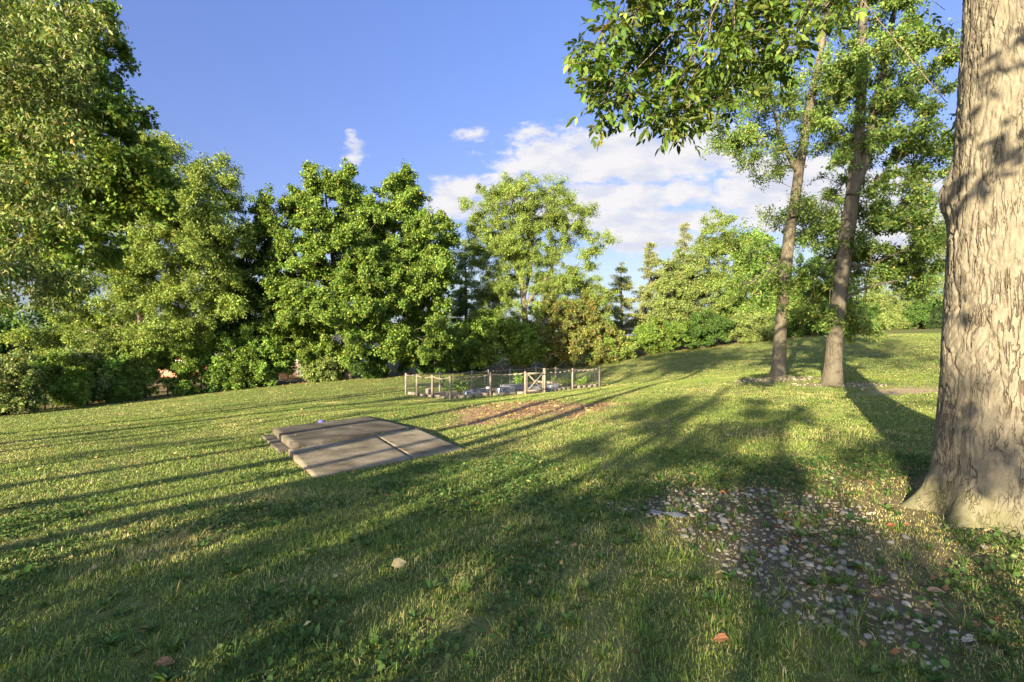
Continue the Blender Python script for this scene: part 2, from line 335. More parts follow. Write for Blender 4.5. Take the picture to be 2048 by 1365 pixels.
M_leaf = leaf_mat('leaf', trans=.36, rough=.6, spec=.16); M_grass = leaf_mat('grass_blade', trans=.25, rough=.55, spec=.2)
M_pine = leaf_mat('needles', trans=.12, rough=.6, spec=.2)
M_bark = bark_mat('bark_grey', (.04,.032,.024), (.10,.082,.062), (.17,.145,.11), scale=9, bump=.6)
M_barkl = bark_mat('bark_pale', (.09,.07,.045), (.15,.12,.075), (.23,.19,.125), scale=11, bump=.5)
def big_bark(name='bark_big', k_=1.0, dist=.022, moss_=.6, sc_=1.0):
    m = bpy.data.materials.new(name); m.use_nodes = True; nt, N, L, b = nodes(m); b.inputs['Roughness'].default_value = .92; b.inputs['Specular IOR Level'].default_value = .12
    tc = N('ShaderNodeTexCoord')
    def mapped(sz, off=0):
        mp = N('ShaderNodeMapping'); mp.inputs['Scale'].default_value = (1, 1, sz); mp.inputs['Location'].default_value = (off, off*2, off); L(tc.outputs['Object'], mp.inputs[0]); return mp.outputs[0]
    def noise(vec, sc, det, ro=.55, di=0.0):
        n = N('ShaderNodeTexNoise'); n.inputs['Scale'].default_value = sc*sc_; n.inputs['Detail'].default_value = det; n.inputs['Roughness'].default_value = ro; n.inputs['Distortion'].default_value = di; L(vec, n.inputs['Vector']); return n.outputs[0]
    def mth(op, a, b_=None):
        n = N('ShaderNodeMath'); n.operation = op
        for i, v in enumerate((a, b_)):
            if v is None: continue
            if isinstance(v, (int, float)): n.inputs[i].default_value = v
            else: L(v, n.inputs[i])
        return n.outputs[0]
    def rng_(v, a, b_, c=0., d=1.):
        n = N('ShaderNodeMapRange'); n.interpolation_type = 'SMOOTHSTEP'; L(v, n.inputs[0]); n.inputs[1].default_value = a; n.inputs[2].default_value = b_; n.inputs[3].default_value = c; n.inputs[4].default_value = d; return n.outputs[0]
    def cracks(sz, sc, w, off, msc, m0, m1):      # broken thin vertical fissures
        r = mth('ABSOLUTE', mth('SUBTRACT', noise(mapped(sz, off), sc, 3, .55, .15), .5)); k = rng_(r, 0, w, 1, 0)
        return mth('MULTIPLY', k, rng_(noise(mapped(.5, off+5), msc, 2), m0, m1))
    ck = mth('MAXIMUM', cracks(.10, 10, .022, 1.3, 2.6, .46, .58), mth('MULTIPLY', cracks(.16, 26, .035, 4.1, 6, .44, .62), .7))
    plate = noise(mapped(.4, 2), 26, 9, .7); fine = noise(mapped(.7, 7), 90, 6, .7)
    r = N('ShaderNodeValToRGB'); e = r.color_ramp.elements; e[0].position = .30; e[0].color = (.085*k_, .069*k_, .048*k_, 1); e[1].position = .70; e[1].color = (.196*k_, .176*k_, .130*k_, 1); k = e.new(.48); k.color = (.137*k_, .119*k_, .085*k_, 1)
    L(mth('ADD', mth('MULTIPLY', plate, .65), mth('MULTIPLY', fine, .35)), r.inputs[0])
    red = N('ShaderNodeMix'); red.data_type = 'RGBA'; L(rng_(noise(mapped(.45, 11), 7, 6, .7), .60, .72, 0, .55), red.inputs[0]); L(r.outputs[0], red.inputs[6]); red.inputs[7].default_value = (.135, .092, .058, 1)
    dk = N('ShaderNodeMix'); dk.data_type = 'RGBA'; L(mth('MULTIPLY', ck, .8), dk.inputs[0]); L(red.outputs[2], dk.inputs[6]); dk.inputs[7].default_value = (.06, .045, .03, 1)
    sp = N('ShaderNodeSeparateXYZ'); L(tc.outputs['Object'], sp.inputs[0]); ms = rng_(mth('MULTIPLY', noise(mapped(1, 3), 3.2, 8, .65), rng_(sp.outputs[2], .8, .0)), .24, .50, 0, moss_)
    mm = N('ShaderNodeMix'); mm.data_type = 'RGBA'; L(ms, mm.inputs[0]); L(dk.outputs[2], mm.inputs[6]); mm.inputs[7].default_value = (.07, .072, .024, 1); L(mm.outputs[2], b.inputs['Base Color'])
    h = mth('SUBTRACT', mth('ADD', mth('MULTIPLY', plate, .5), mth('MULTIPLY', fine, .25)), ck)
    bp = N('ShaderNodeBump'); bp.inputs['Strength'].default_value = .85; bp.inputs['Distance'].default_value = dist; L(h, bp.inputs['Height']); L(bp.outputs[0], b.inputs['Normal']); return m
M_barkbig = big_bark()
M_barksmooth = big_bark('bark_smooth', .80, .010, 0.0, .8)
M_barkrough = big_bark('bark_rough', .55, .02, 0.0, .8)
M_wood = tri(mat('weathered_wood', rough=.85, spec=.15), 14, ((.095,.080,.062),(.155,.134,.105),(.22,.192,.155)), stretch=(1,1,.15), bump=.3, bscale=60)
M_rail = tri(mat('grey_rail_wood', rough=.85, spec=.15), 10, ((.10,.08,.06),(.17,.14,.11),(.24,.20,.155)), bump=.2)
M_steel = tri(mat('galvanised_steel', rough=.45, spec=.5, metal=.7), 7, ((.20,.215,.235),(.30,.315,.335),(.38,.39,.41)))
M_wire = mat('wire', (.10,.10,.10), .6, .3, .3)
M_white = mat('white_paint', (.78,.78,.76), .5)
M_black = mat('black_iron', (.02,.02,.02), .5)
M_block = tri(mat('edging_stone', rough=.95, spec=.1), 5, ((.12,.095,.065),(.20,.165,.12),(.28,.24,.18)), bump=.5, bscale=30)
M_soil = tri(mat('garden_soil', rough=1, spec=.05), 3, ((.09,.065,.045),(.16,.12,.08),(.24,.19,.13)), bump=.6, bscale=25)
M_pebble = tri(mat('pebble', rough=.75, spec=.25), 9, ((.24,.20,.15),(.38,.33,.26),(.50,.46,.38)), bump=.15, bscale=60)
def concrete(name, a, b_, c, seed):
    m = tri(mat(name, rough=.9, spec=.2), 1.6, (a, b_, c), detail=10, rough=.65, bump=.35, bscale=45, dist=.006, stops=(.33,.52,.68)); return m
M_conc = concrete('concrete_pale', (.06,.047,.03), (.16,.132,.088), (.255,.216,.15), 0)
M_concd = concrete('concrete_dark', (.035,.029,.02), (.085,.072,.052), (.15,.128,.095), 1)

# ------------------------------------------------------------------ ground sheet
def build_ground():
    def axis(lo, hi, fine0, fine1, step, n):
        f = np.arange(fine0, fine1+1e-6, step)
        a = fine0-np.geomspace(step, fine0-lo, n)[::-1]; b = fine1+np.geomspace(step, hi-fine1, n)
        return np.concatenate([a, f, b])
    X = axis(-900, 900, -26, 26, .2, 26); Y = axis(-400, 1500, -2, 56, .22, 30)
    x, y = np.meshgrid(X, Y); z = ground_z(x, y)
    V = np.stack([x, y, z], -1).reshape(-1, 3); nx = len(X); i = np.arange(len(Y)-1)[:, None]*nx; j = np.arange(nx-1)[None, :]
    q = np.stack([i+j, i+j+1, i+nx+j+1, i+nx+j], -1).reshape(-1, 4)
    xf, yf = V[:, 0], V[:, 1]
    thatch = np.array([.105,.10,.040]); green = np.array([.075,.105,.026]); dry = np.array([.20,.165,.075])
    t = fbm2(xf*.55, yf*.55, 4, 3)[:, None]; t2 = fbm2(xf*2.3, yf*2.3, 3, 4)[:, None]
    col = green*(1-t)+thatch*t; col = col+(dry-col)*smooth(.52, .75, t2)*.55
    def put(c, m, var=.25, s=3.0, seed=7):
        nonlocal col
        k = np.asarray(c)[None]*(1-var+2*var*fbm2(xf*s, yf*s, 3, seed)[:, None]); col = col+(k-col)*m[:, None]
    put((.13,.10,.06), m_base(xf, yf)*.75); put((.10,.078,.052), m_stone(xf, yf)*.9)
    put((.235,.15,.085), m_dirt(xf, yf), .35, 2.2); put((.17,.13,.085), m_ring(xf, yf)*.8); put((.27,.20,.13), m_bare(xf, yf)*.9)
    put((.12,.085,.045), m_wood(xf, yf)*.85, .4, 1.1)
    m = mat('lawn_soil', rough=1, spec=.05); nt, N, L, b = nodes(m)
    a = N('ShaderNodeAttribute'); a.attribute_name = 'Col'
    tc = N('ShaderNodeTexCoord'); n = N('ShaderNodeTexNoise'); n.inputs['Scale'].default_value = 14; n.inputs['Detail'].default_value = 10; n.inputs['Roughness'].default_value = .7; L(tc.outputs['Object'], n.inputs['Vector'])
    mr = N('ShaderNodeMapRange'); L(n.outputs[0], mr.inputs[0]); mr.inputs[1].default_value = .25; mr.inputs[2].default_value = .75; mr.inputs[3].default_value = .55; mr.inputs[4].default_value = 1.4
    mx = N('ShaderNodeVectorMath'); mx.operation = 'SCALE'; L(a.outputs['Color'], mx.inputs[0]); L(mr.outputs[0], mx.inputs['Scale']); L(mx.outputs[0], b.inputs['Base Color'])
    bp = N('ShaderNodeBump'); bp.inputs['Strength'].default_value = .6; bp.inputs['Distance'].default_value = .03; L(n.outputs[0], bp.inputs['Height']); L(bp.outputs[0], b.inputs['Normal'])
    o = link_np('ground', V, [q], m, col=col, shade=True); tag(o, kind='structure')
build_ground()

# ------------------------------------------------------------------ leaves and trees
def pal(rng, n, cols, w):
    cols = np.asarray(cols, float); k = rng.choice(len(cols), n, p=np.asarray(w)/np.sum(w))
    c = cols[k]; j = rng.normal(1, .16, (n, 1)); return np.clip(c*j*rng.normal(1, .06, (n, 3)), .004, .9)
def unit(v): return v/(np.linalg.norm(v, axis=-1, keepdims=True)+1e-9)
def leaf_mesh(P, Nn, Ax, ln, wd, col, detail=0):
    """leaves: base point, normal, axis, length, width -> V, F, C"""
    n = len(P); Ax = unit(Ax-Nn*np.sum(Ax*Nn, 1, keepdims=True)); S = np.cross(Nn, Ax)
    ln = np.broadcast_to(ln, (n,))[:, None]; wd = np.broadcast_to(wd, (n,))[:, None]
    if detail == 0:
        V = np.stack([P, P+Ax*ln*.45+S*wd*.5+Nn*wd*.12, P+Ax*ln, P+Ax*ln*.45-S*wd*.5+Nn*wd*.12], 1); k = 4
        f = np.array([(0, 1, 2), (0, 2, 3)])
    elif detail == 1:   # pointed oval, drooping tip, folded along the midrib
        d = -Nn*ln*.10
        V = np.stack([P, P+Ax*ln*.28+S*wd*.42+Nn*wd*.12, P+Ax*ln*.6+S*wd*.42+Nn*wd*.1+d*.4, P+Ax*ln+d*1.3, P+Ax*ln*.6-S*wd*.42+Nn*wd*.1+d*.4, P+Ax*ln*.28-S*wd*.42+Nn*wd*.12, P+Ax*ln*.5+d*.2], 1); k = 7
        f = np.array([(0,1,6),(1,2,6),(2,3,6),(3,4,6),(4,5,6),(5,0,6)])
    else:               # lobed leaf
        pts = [(0,0,0),(.18,.16,.02),(.12,.48,.06),(.42,.30,.04),(.62,.52,.06),(.66,.18,.02),(1.0,0,-.08),(.66,-.18,.02),(.62,-.52,.06),(.42,-.30,.04),(.12,-.48,.06),(.18,-.16,.02),(.4,0,-.02)]
        V = np.stack([P+Ax*ln*a+S*wd*b_+Nn*ln*c for a, b_, c in pts], 1); k = 13
        f = np.array([(i, (i+1) % 12, 12) for i in range(12)])
    Fc = (np.arange(n)[:, None, None]*k+f[None]).reshape(-1, 3)
    return V.reshape(-1, 3), Fc, np.repeat(col, k, 0)

G_MAPLE = ([(.050,.095,.016),(.085,.135,.022),(.13,.165,.028),(.18,.18,.032)], [4.5,5,2.6,.35])
G_YELLOW = ([(.072,.112,.021),(.108,.152,.031),(.15,.185,.043),(.20,.20,.048)], [3.5,5,2.6,.4])
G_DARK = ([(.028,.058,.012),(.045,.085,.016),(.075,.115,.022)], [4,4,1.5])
G_FRESH = ([(.060,.115,.020),(.095,.16,.028),(.14,.20,.04)], [3,5,2.5])
G_CHERRY = ([(.060,.095,.022),(.10,.135,.038),(.21,.215,.10),(.30,.18,.05)], [5,4,2.0,.12])
G_SHADED = ([(.014,.026,.008),(.024,.042,.012),(.04,.06,.018)], [4,3,1])  # leaf greens darkened to carry the shade of the trees over the hilltop
G_VINE = ([(.06,.085,.02),(.11,.12,.028),(.16,.125,.035),(.15,.08,.03),(.08,.055,.03)], [4.5,4,1.3,.4,.9])
G_OLIVE = ([(.078,.112,.027),(.112,.148,.040),(.155,.172,.054),(.17,.12,.04)], [3,4,2,.1])
G_PINE = ([(.075,.10,.030),(.12,.14,.045),(.18,.175,.06)], [3,3,2])
G_HICK = ([(.042,.080,.013),(.072,.115,.020),(.115,.15,.030),(.25,.20,.02)], [4,4,2.4,.06])

def smooth_poly(pts, rad, m):
    pts = np.asarray(pts, float); rad = np.asarray(rad, float); n = len(pts)
    t = np.linspace(0, n-1, m); out = []; pe = np.vstack([2*pts[0]-pts[1], pts, 2*pts[-1]-pts[-2]])
    for tt in t:
        i = min(int(tt), n-2); u = tt-i; p0, p1, p2, p3 = pe[i], pe[i+1], pe[i+2], pe[i+3]
        out.append(.5*((2*p1)+(-p0+p2)*u+(2*p0-5*p1+4*p2-p3)*u*u+(-p0+3*p1-3*p2+p3)*u**3))
    return np.array(out), np.interp(t, np.arange(n), rad)
def trunk_tube(pts, rad, m=40, n=16, flare=.55, lobes=5, rng=None, rough=.06, fl_h=.35):
    P, r = smooth_poly(pts, rad, m)
    V, q = tube_np(P, r, n); V = V.reshape(m, n, 3); ctr = P[:, None, :]; d = V-ctr
    a = np.linspace(0, 2*math.pi, n, endpoint=False)[None, :]; h = (P[:, 2]-P[0, 2])[:, None]
    ph = rng.uniform(0, 6.28)
    k = 1+flare*np.exp(-np.maximum(h, 0)/fl_h)*(.65+.5*np.cos(lobes*a+ph))
    k = k*(1+rough*(rng.normal(size=(m, n))*.5+np.sin(2*a+h*1.1+ph)*.6))
    return (ctr+d*k[:, :, None]).reshape(-1, 3), q
def sample_blobs(rng, blobs, n, inner=.35):
    B = np.array(blobs, float); vol = (B[:, 3]*B[:, 4]*B[:, 5])**.8; k = rng.choice(len(B), n, p=vol/vol.sum())
    d = unit(rng.normal(size=(n, 3))); r = inner+(1.06-inner)*rng.random(n)**.6
    return B[k, :3]+d*r[:, None]*B[k, 3:], B[k]
def grow(rng, trunk, trad, clumps, tip=.012, bias=.7, power=2.2, limbs=()):
    """joins every clump to the nearest lower wood; returns frusta arrays"""
    T = np.array(trunk); par = [-1]+list(range(len(trunk)-1)); trad = np.array(trad); tz = T[-1, 2]
    for lp, lr in limbs:
        par += [0]+list(range(len(T), len(T)+len(lp)-1)); T = np.vstack([T, lp]); trad = np.r_[trad, lr]
    ntr = len(T); dist = np.array([np.min(np.linalg.norm(T-c, axis=1)) for c in clumps])
    P = np.zeros((ntr+len(clumps)*4, 3)); P[:ntr] = T; cnt = ntr; par = par+[0]*(len(clumps)*4)
    h0 = T[0, 2]; hmin = h0+.22*(tz-h0)
    for i in np.argsort(dist):
        c = clumps[i]; d = np.linalg.norm(P[:cnt]-c, axis=1)
        d = d+bias*np.maximum(0, P[:cnt, 2]-c[2]+.25*d)*1.2+np.where(P[:cnt, 2] < hmin, 50, 0)
        j = int(np.argmin(d)); a = P[j]; L = np.linalg.norm(c-a)
        ns = 3 if L > .9 else 2; pj = j
        bend = rng.normal(0, .10*L, 3); bend[2] += .10*L
        for s in range(1, ns+1):
            t = s/ns; P[cnt] = a+(c-a)*t+bend*math.sin(math.pi*t)*(1 if s < ns else 0); par[cnt] = pj; pj = cnt; cnt += 1
    P = P[:cnt]; par = np.array(par[:cnt]); wgt = np.zeros(cnt)
    leafn = np.ones(cnt); leafn[par[par >= 0]] = 0
    wgt += leafn
    for i in range(cnt-1, 0, -1): wgt[par[i]] += wgt[i]
    r = tip*np.maximum(wgt, 1)**(1/power)
    idx = np.arange(ntr, cnt); ra = np.minimum(r[par[idx]], r[idx]*1.5)
    cap = np.where(par[idx] < ntr, np.interp(np.clip(par[idx], 0, ntr-1), np.arange(ntr), trad)*.7, 9)
    rb = np.minimum(r[idx], cap); ra = np.minimum(ra, cap)
    return P[par[idx]], P[idx], ra, rb
LEAVES = [0]
def foliage(rng, clumps, cr, nl, ln, wd, palette, flat=.75, droop=.35, detail=0, sprays=7, ctr=None, var=.35, upn=.22):
    n = len(clumps); nl = nl*1.7; ln = ln*1.12
    if .13 < ln < .3: nl = nl*1.5; ln = ln*.84
    nl_i = np.maximum(1, (nl*rng.uniform(1-var*1.5, 1+var*1.5, n)).astype(int)); R_ = cr*rng.uniform(.5, 1.35, n); nl_i = np.maximum(1, (nl_i*np.clip(R_/cr, .4, 1.3)**1.5).astype(int))
    idx = np.repeat(np.arange(n), nl_i); m = len(idx); LEAVES[0] += m
    sd = unit(rng.normal(size=(n, sprays, 3))+np.array([0, 0, .15])); sl = rng.uniform(.35, 1.55, (n, sprays))
    sp = rng.integers(0, sprays, m); t = rng.random(m)**.6
    D = sd[idx, sp]*sl[idx, sp][:, None]
    P = clumps[idx]+D*(t*R_[idx])[:, None]*np.array([1, 1, flat])+rng.normal(size=(m, 3))*(R_[idx]*.15)[:, None]
    P[:, 2] -= droop*.25*R_[idx]*t*t
    out = unit(P-clumps[idx]); 
    Nn = unit(.45*out+np.array([0, 0, upn])+rng.normal(size=(m, 3))*.55)
    Ax = unit(out*.8+rng.normal(size=(m, 3))*.6+np.array([0, 0, -droop]))
    l = ln*rng.uniform(.65, 1.25, m); col = pal(rng, m, *palette)*1.45
    # whole sprays differ a little in colour
    tone = rng.normal(1, .13, (n, 1)); col = col*tone[idx]
    return leaf_mesh(P, Nn, Ax, l, l*wd*rng.uniform(.8, 1.15, m), col, detail)
def tree(name, label, trunk, trad, blobs, ncl, cr, nl, ln, palette, bark, seed, wd=.62, cat='tree', group=None, detail=0, tip=.012, flat=.75, droop=.35,
         trunk_n=14, flare=.5, inner=.35, extra=None, sprays=7, upn=.22, lmat=None, power=2.2, limbs=(), keep=None):
    """trunk: list of points; blobs: (x,y,z,rx,ry,rz)"""
    rng = np.random.default_rng(seed); trunk = [np.asarray(p, float) for p in trunk]
    base = trunk[0]; root = empty(name, base.tolist()); tag(root, label, cat, group)
    cl, _ = sample_blobs(rng, blobs, int(ncl*1.35), inner)
    cl[:, 2] = np.maximum(cl[:, 2], ground_z(cl[:, 0], cl[:, 1])+.35*cr)
    if keep is not None: cl = cl[keep(cl)]
    if extra is not None: cl = np.vstack([cl, extra])
    limbs = [smooth_poly(a, b, 12) for a, b in limbs]
    Pt, rt = smooth_poly(trunk, trad, 14)
    A, B, ra, rb = grow(rng, Pt, rt, cl, tip, power=power, limbs=limbs)
    deep = trunk[0]-np.array([0, 0, .25])
    V1, q1 = trunk_tube([deep]+trunk, [trad[0]]+list(trad), 44, trunk_n, flare, 5, rng)
    V2, q2 = frusta(A, B, ra, rb, 5)
    wv, wq = [V1, V2], [q1, q2+len(V1)]; k = len(V1)+len(V2)
    for P_, r_ in limbs:
        V3, q3 = tube_np(P_, r_, 12); wv.append(V3); wq.append(q3+k); k += len(V3)
    link_np('trunk', np.vstack(wv), [np.vstack(wq)], bark, root, shade=True)
    V, f, c = foliage(rng, cl, cr, nl, ln, wd, palette, flat, droop, detail, sprays, upn=upn)
    link_np('crown', V, [f], lmat or M_leaf, root, col=c)
    return root
def pblob(px, py, Y, rx, ry, rd):   # blob from a view point at its own distance, radii in photo pixels and metres
    p = at(px, py, Y); return (*p, rx/F*Y, rd, ry/F*Y)
def shrub(name, label, base, blobs, ncl, cr, nl, ln, palette, seed, wd=.62, stems=4, cat='shrub', group=None, bark=None, lmat=None):
    rng = np.random.default_rng(seed); root = empty(name, base.tolist()); tag(root, label, cat, group)
    cl, _ = sample_blobs(rng, blobs, int(ncl*1.4), .2); cl[:, 2] = np.maximum(cl[:, 2], ground_z(cl[:, 0], cl[:, 1])+.4*cr)
    mb = MB()
    for s in range(stems):
        c = cl[rng.integers(len(cl))]; b0 = base+np.array([rng.normal(0, .2), rng.normal(0, .2), -.1]); mid = (b0+c)/2+np.array([0, 0, .15])
        P, r = smooth_poly([b0, mid, c], [.035, .025, .008], 7); mb.tube(P, r, 5)
    mb.build('stem', bark or M_bark, root, True)
    V, f, c = foliage(rng, cl, cr, nl, ln, wd, palette); link_np('foliage', V, [f], lmat or M_leaf, root, col=c)
    return root
def conifer(name, label, base, H, Rb, seed, palette=G_PINE, whorls=13, nb=6, z0=.18, needles=.20, dens=70, cat='tree', droop=.1, up=.25, group=None):
    rng = np.random.default_rng(seed); base = np.asarray(base, float); root = empty(name, base.tolist()); tag(root, label, cat, group)
    P, r = smooth_poly([base-np.array([0,0,.2]), base+np.array([0,0,H*.5]), base+np.array([rng.normal(0,.15),0,H])], [H*.018, H*.012, .02], 20)
    V, q = tube_np(P, r, 10)
    A = []; B = []; LP = []; LO = []
    for w in range(whorls):
        t = z0+(1-z0)*(w+rng.uniform(-.5, .5))/whorls; z = base[2]+H*min(t, .99); t = min(max(t, 0), .99); L0 = Rb*(1-t)**.75*rng.uniform(.75, 1.15)+.15
        for b in range(nb):
            if rng.random() < .12: continue
            a = rng.uniform(0, 6.28); L = L0*rng.uniform(.6, 1.15); d = np.array([math.cos(a), math.sin(a), 0]); s0 = np.array([base[0], base[1], z+rng.normal(0, .22)])
            e = s0+d*L+np.array([0, 0, L*(up*t-droop)]); A.append(s0); B.append(e)
            k = max(3, int(L/.17))
            for s in range(k):
                u = .3+.7*(s+rng.random())/k; p = s0+(e-s0)*u
                for _ in range(2):
                    off = unit(rng.normal(size=3)+d*.8)*rng.uniform(.05, .30)*(.5+L*.25); LP.append(p+off*np.array([1,1,.4])); LO.append(unit(d*.6+rng.normal(size=3)*.5))
    A = np.array(A); B = np.array(B); Vb, qb = frusta(A, B, np.full(len(A), .035), np.full(len(A), .01), 5)
    link_np('trunk', np.vstack([V, Vb]), [np.vstack([q, qb+len(V)])], M_bark, root, shade=True)
    LP = np.array(LP); m = max(4, dens//4); idx = np.repeat(np.arange(len(LP)), m); nrm = len(idx)
    dv = unit(rng.normal(size=(nrm, 3))); P = LP[idx]+dv*np.array([1, 1, .6])*(rng.random((nrm, 1))**.5)*.26
    Ax = unit(dv+np.array([0, 0, .35])+rng.normal(size=(nrm, 3))*.3); Nn = unit(rng.normal(size=(nrm, 3))); Nn = unit(Nn-Ax*np.sum(Nn*Ax, 1, keepdims=True))
    Vl, f, c = leaf_mesh(P, Nn, Ax, needles*rng.uniform(.7, 1.3, nrm), needles*.26, pal(rng, nrm, *palette)*1.3)
    link_np('crown', Vl, [f], M_pine, root, col=c); return root
def stem(pxs, Y0, drift=0.0):   # trunk points from view points
    return [at(px, py, Y0+drift*i) for i, (px, py) in enumerate(pxs)]

# ------------------------------------------------------------------ the big trunk at the right and its canopy
def project(P):
    y = np.maximum(P[:, 1], .05); return CX+P[:, 0]/y*F, CY-(P[:, 2]-EYE)/y*F
def compound_leaves(rng, P, D, n_pairs=2, ln=.105, wd=.46):
    """hickory leaves: a rachis with paired leaflets and a larger end leaflet; P base points, D rachis direction"""
    m = len(P); D = unit(D); up = unit(np.array([0, 0, 1.])+rng.normal(size=(m, 3))*.35); S = unit(np.cross(D, up)); Nn = np.cross(S, D)
    L = rng.uniform(.13, .20, m)[:, None]; out = []
    def leaf(p, ax, l):
        nrm = unit(Nn+rng.normal(size=(m, 3))*.35); out.append((p, nrm, unit(ax+np.array([0, 0, -.75])+rng.normal(size=(m, 3))*.18), l*rng.uniform(.8, 1.15, m)))
    for k in range(n_pairs):
        t = .35+.45*k/max(1, n_pairs-1); p = P+D*L*t
        for s in (-1, 1): leaf(p, D*.7+S*s*.9, ln*(.7+.25*k))
    leaf(P+D*L, D, ln*1.12)
    PP = np.concatenate([o[0] for o in out]); NN = np.concatenate([o[1] for o in out]); AA = np.concatenate([o[2] for o in out]); LL = np.concatenate([o[3] for o in out])
    col = pal(rng, m, *G_HICK)*1.3; col = np.tile(col, (len(out), 1))*rng.normal(1, .06, (m*len(out), 1))
    V, f, c = leaf_mesh(PP, NN, AA, LL, LL*wd, col, 1)
    Vr, qr = frusta(P, P+D*L, np.full(m, .003), np.full(m, .0015), 3)
    return V, f, c, Vr, qr
def build_big_tree():
    rng = np.random.default_rng(11); cx, cy = 4.62, 4.54; z0 = gz(cx, cy)
    root = empty('big_tree', (cx, cy, z0)); tag(root, 'massive old tree trunk with pale furrowed bark standing close at the right edge', 'tree')
    h = np.concatenate([np.linspace(-.35, 6.2, 560), np.linspace(6.25, 15, 30)]); n = 420
    th = np.linspace(0, 2*math.pi, n, endpoint=False)
    hr = [-.35, 0, .15, .35, .6, 1.05, 2, 2.8, 3.3, 4.7, 6.2, 9, 15]; rr = [.80, .71, .67, .64, .625, .59, .555, .525, .49, .42, .40, .33, .14]
    r0 = np.interp(h, hr, rr)[:, None]*np.ones((1, n)); a0 = math.radians(45) # seam away from the viewer
    T = th[None, :]; Hh = h[:, None]
    # roots: angle (direction they run), strength, sharpness
    for ang, s, w in ((math.radians(168), .27, .17), (math.radians(198), .22, .16), (math.radians(232), .16, .26), (math.radians(285), .36, .30), (math.radians(20), .5, .3), (math.radians(95), .45, .25)):
        d = np.angle(np.exp(1j*(T+a0-ang))); r0 = r0+s*np.exp(-(d/w)**2)*np.exp(-np.maximum(Hh+.05, 0)/.19)*.9+.10*s*np.exp(-(d/(w*1.1))**2)*np.exp(-np.maximum(Hh, 0)/.9)
    # old branch collar on the left side at three metres
    for ang, hh, s, wa, wh in ((math.radians(142), 2.93, .085, .30, .20), (math.radians(236), 3.5, .03, .3, .3), (math.radians(200), 1.3, .03, .5, .6)):
        d = np.angle(np.exp(1j*(T+a0-ang))); r0 = r0+s*np.exp(-(d/wa)**2)*np.exp(-((Hh-hh)/wh)**2)
    r0 = r0*(1+.02*np.sin(3*T+Hh*.5)+.012*np.sin(7*T-Hh*.7))
    u = T*.52; wob = (fbm2(u*6+Hh*0, Hh*2.2+T*0, 3, 91)-.5)*.16; wob2 = (fbm2(u*5+9, Hh*2.5+T*0, 3, 95)-.5)*.3
    def ridged(fu, fv, seed):
        return np.abs(2*fbm2((u+wob)*fu, (Hh+wob2)*fv, 2, seed)-1)
    c1 = np.clip(ridged(15, 3.0, 101)/.16, 0, 1); c2 = np.clip(ridged(34, 8, 111)/.20, 0, 1)
    fine = fbm2((u+wob)*55, Hh*26+T*0, 4, 121)
    side = .55+.9*np.clip(np.cos(T+a0-math.radians(138)), 0, 1)**2          # deepest furrows on the side away from the light
    low = .45+.55*smooth(.25, 1.2, Hh)
    disp = (-.020*(1-c1)*side-.008*(1-c2)+.012*(fine-.5))*low
    big = (fbm2(u*2.2, Hh*1.3+T*0, 3, 131)-.5)*.05
    r = r0+disp+big*.6
    lean = .03*np.maximum(h, 0)*.3
    V = np.stack([cx+r*np.cos(T+a0)+lean[:, None], cy+r*np.sin(T+a0), z0+Hh*np.ones_like(T)], -1).reshape(-1, 3)
    # spread the root toes down to the soil
    m = len(h); i = np.arange(m-1)[:, None]*n; j = np.arange(n)[None, :]; j2 = (j+1) % n
    q = np.stack([i+j, i+j2, i+n+j2, i+n+j], -1).reshape(-1, 4)
    link_np('trunk', V, [q], M_barkbig, root, shade=True)
    # crown above the picture
    top = [np.array([cx+.05, cy, z0+t]) for t in (5.5, 8, 11, 15)]
    limb = [np.array(p) for p in ((4.6, 4.6, 6.0), (3.9, 5.0, 6.7), (3.0, 5.4, 6.6), (2.2, 5.6, 6.2), (1.6, 5.65, 5.6))]
    limb2 = [np.array(p) for p in ((4.7, 4.6, 6.6), (4.3, 6.0, 7.6), (3.8, 7.4, 8.6))]
    pts = [(1172,122),(1195,175),(1190,112),(1228,62),(1262,22),(1258,112),(1212,232),(1240,200),(1286,172),(1300,96),(1334,44),(1330,140),(1352,196),(1312,258),(1378,262),(1402,205),(1438,186),
           (1390,120),(1420,62),(1462,104),(1480,44),(1448,222),(1380,24),(1500,6),(1536,62),(1528,106),(1578,96),(1590,30),(1622,58),(1652,22),(1566,128),(1700,8),(1355,250),(1420,160),(1275,60),(1215,150),
           (1345,92),(1440,10),(1476,150),(1300,0),(1250,-20),(1350,-20),(1400,-30),(1540,-20),(1610,-30),(1500,70),(1232,258),(1325,280),(1372,285),(1555,30),(1515,25),(1640,-5),(1470,80),(1415,110)]
    dep = rng.uniform(5.1, 6.2, len(pts)); near = np.array([at(a, b-8-max(0, b-130)*.28, d) for (a, b), d in zip(pts, dep)])
    side_cl = np.array([at(1893, 205, 5.6), at(1890, 20, 5.6)])
    rngc = np.random.default_rng(5)
    cl, _ = sample_blobs(rngc, [(4.6, 4.6, 11.5, 7.2, 7.2, 5.2), (2.2, 6.5, 9.0, 4.5, 4.5, 2.5), (7.5, 6, 9.5, 4.5, 4.5, 2.8)], 210, .3)
    px, py = project(cl); cl = cl[(cl[:, 1] < .3) | (py < -95)]
    # low sprays on the side towards the sun, behind the viewer: they throw the bands of shade across the trunk
    low_sp = []
    for ha, hb in ((3.75, 4.25), (2.95, 3.45), (1.9, 1.75), (.85, .55), (.45, .75)):
        for t in (0, .25, .5, .75, 1):
            if hb < 2 and rng.random() < .35: continue
            back = 7.0+rng.normal(0, .3); u_ = 1.15+1.25*t; p = (6.24-back)*AV+u_*LV; low_sp.append((p[0], p[1], ha+(hb-ha)*t+back*math.tan(R(SUN_EL))+rng.normal(0, .05)))
    low_sp = np.array(low_sp)
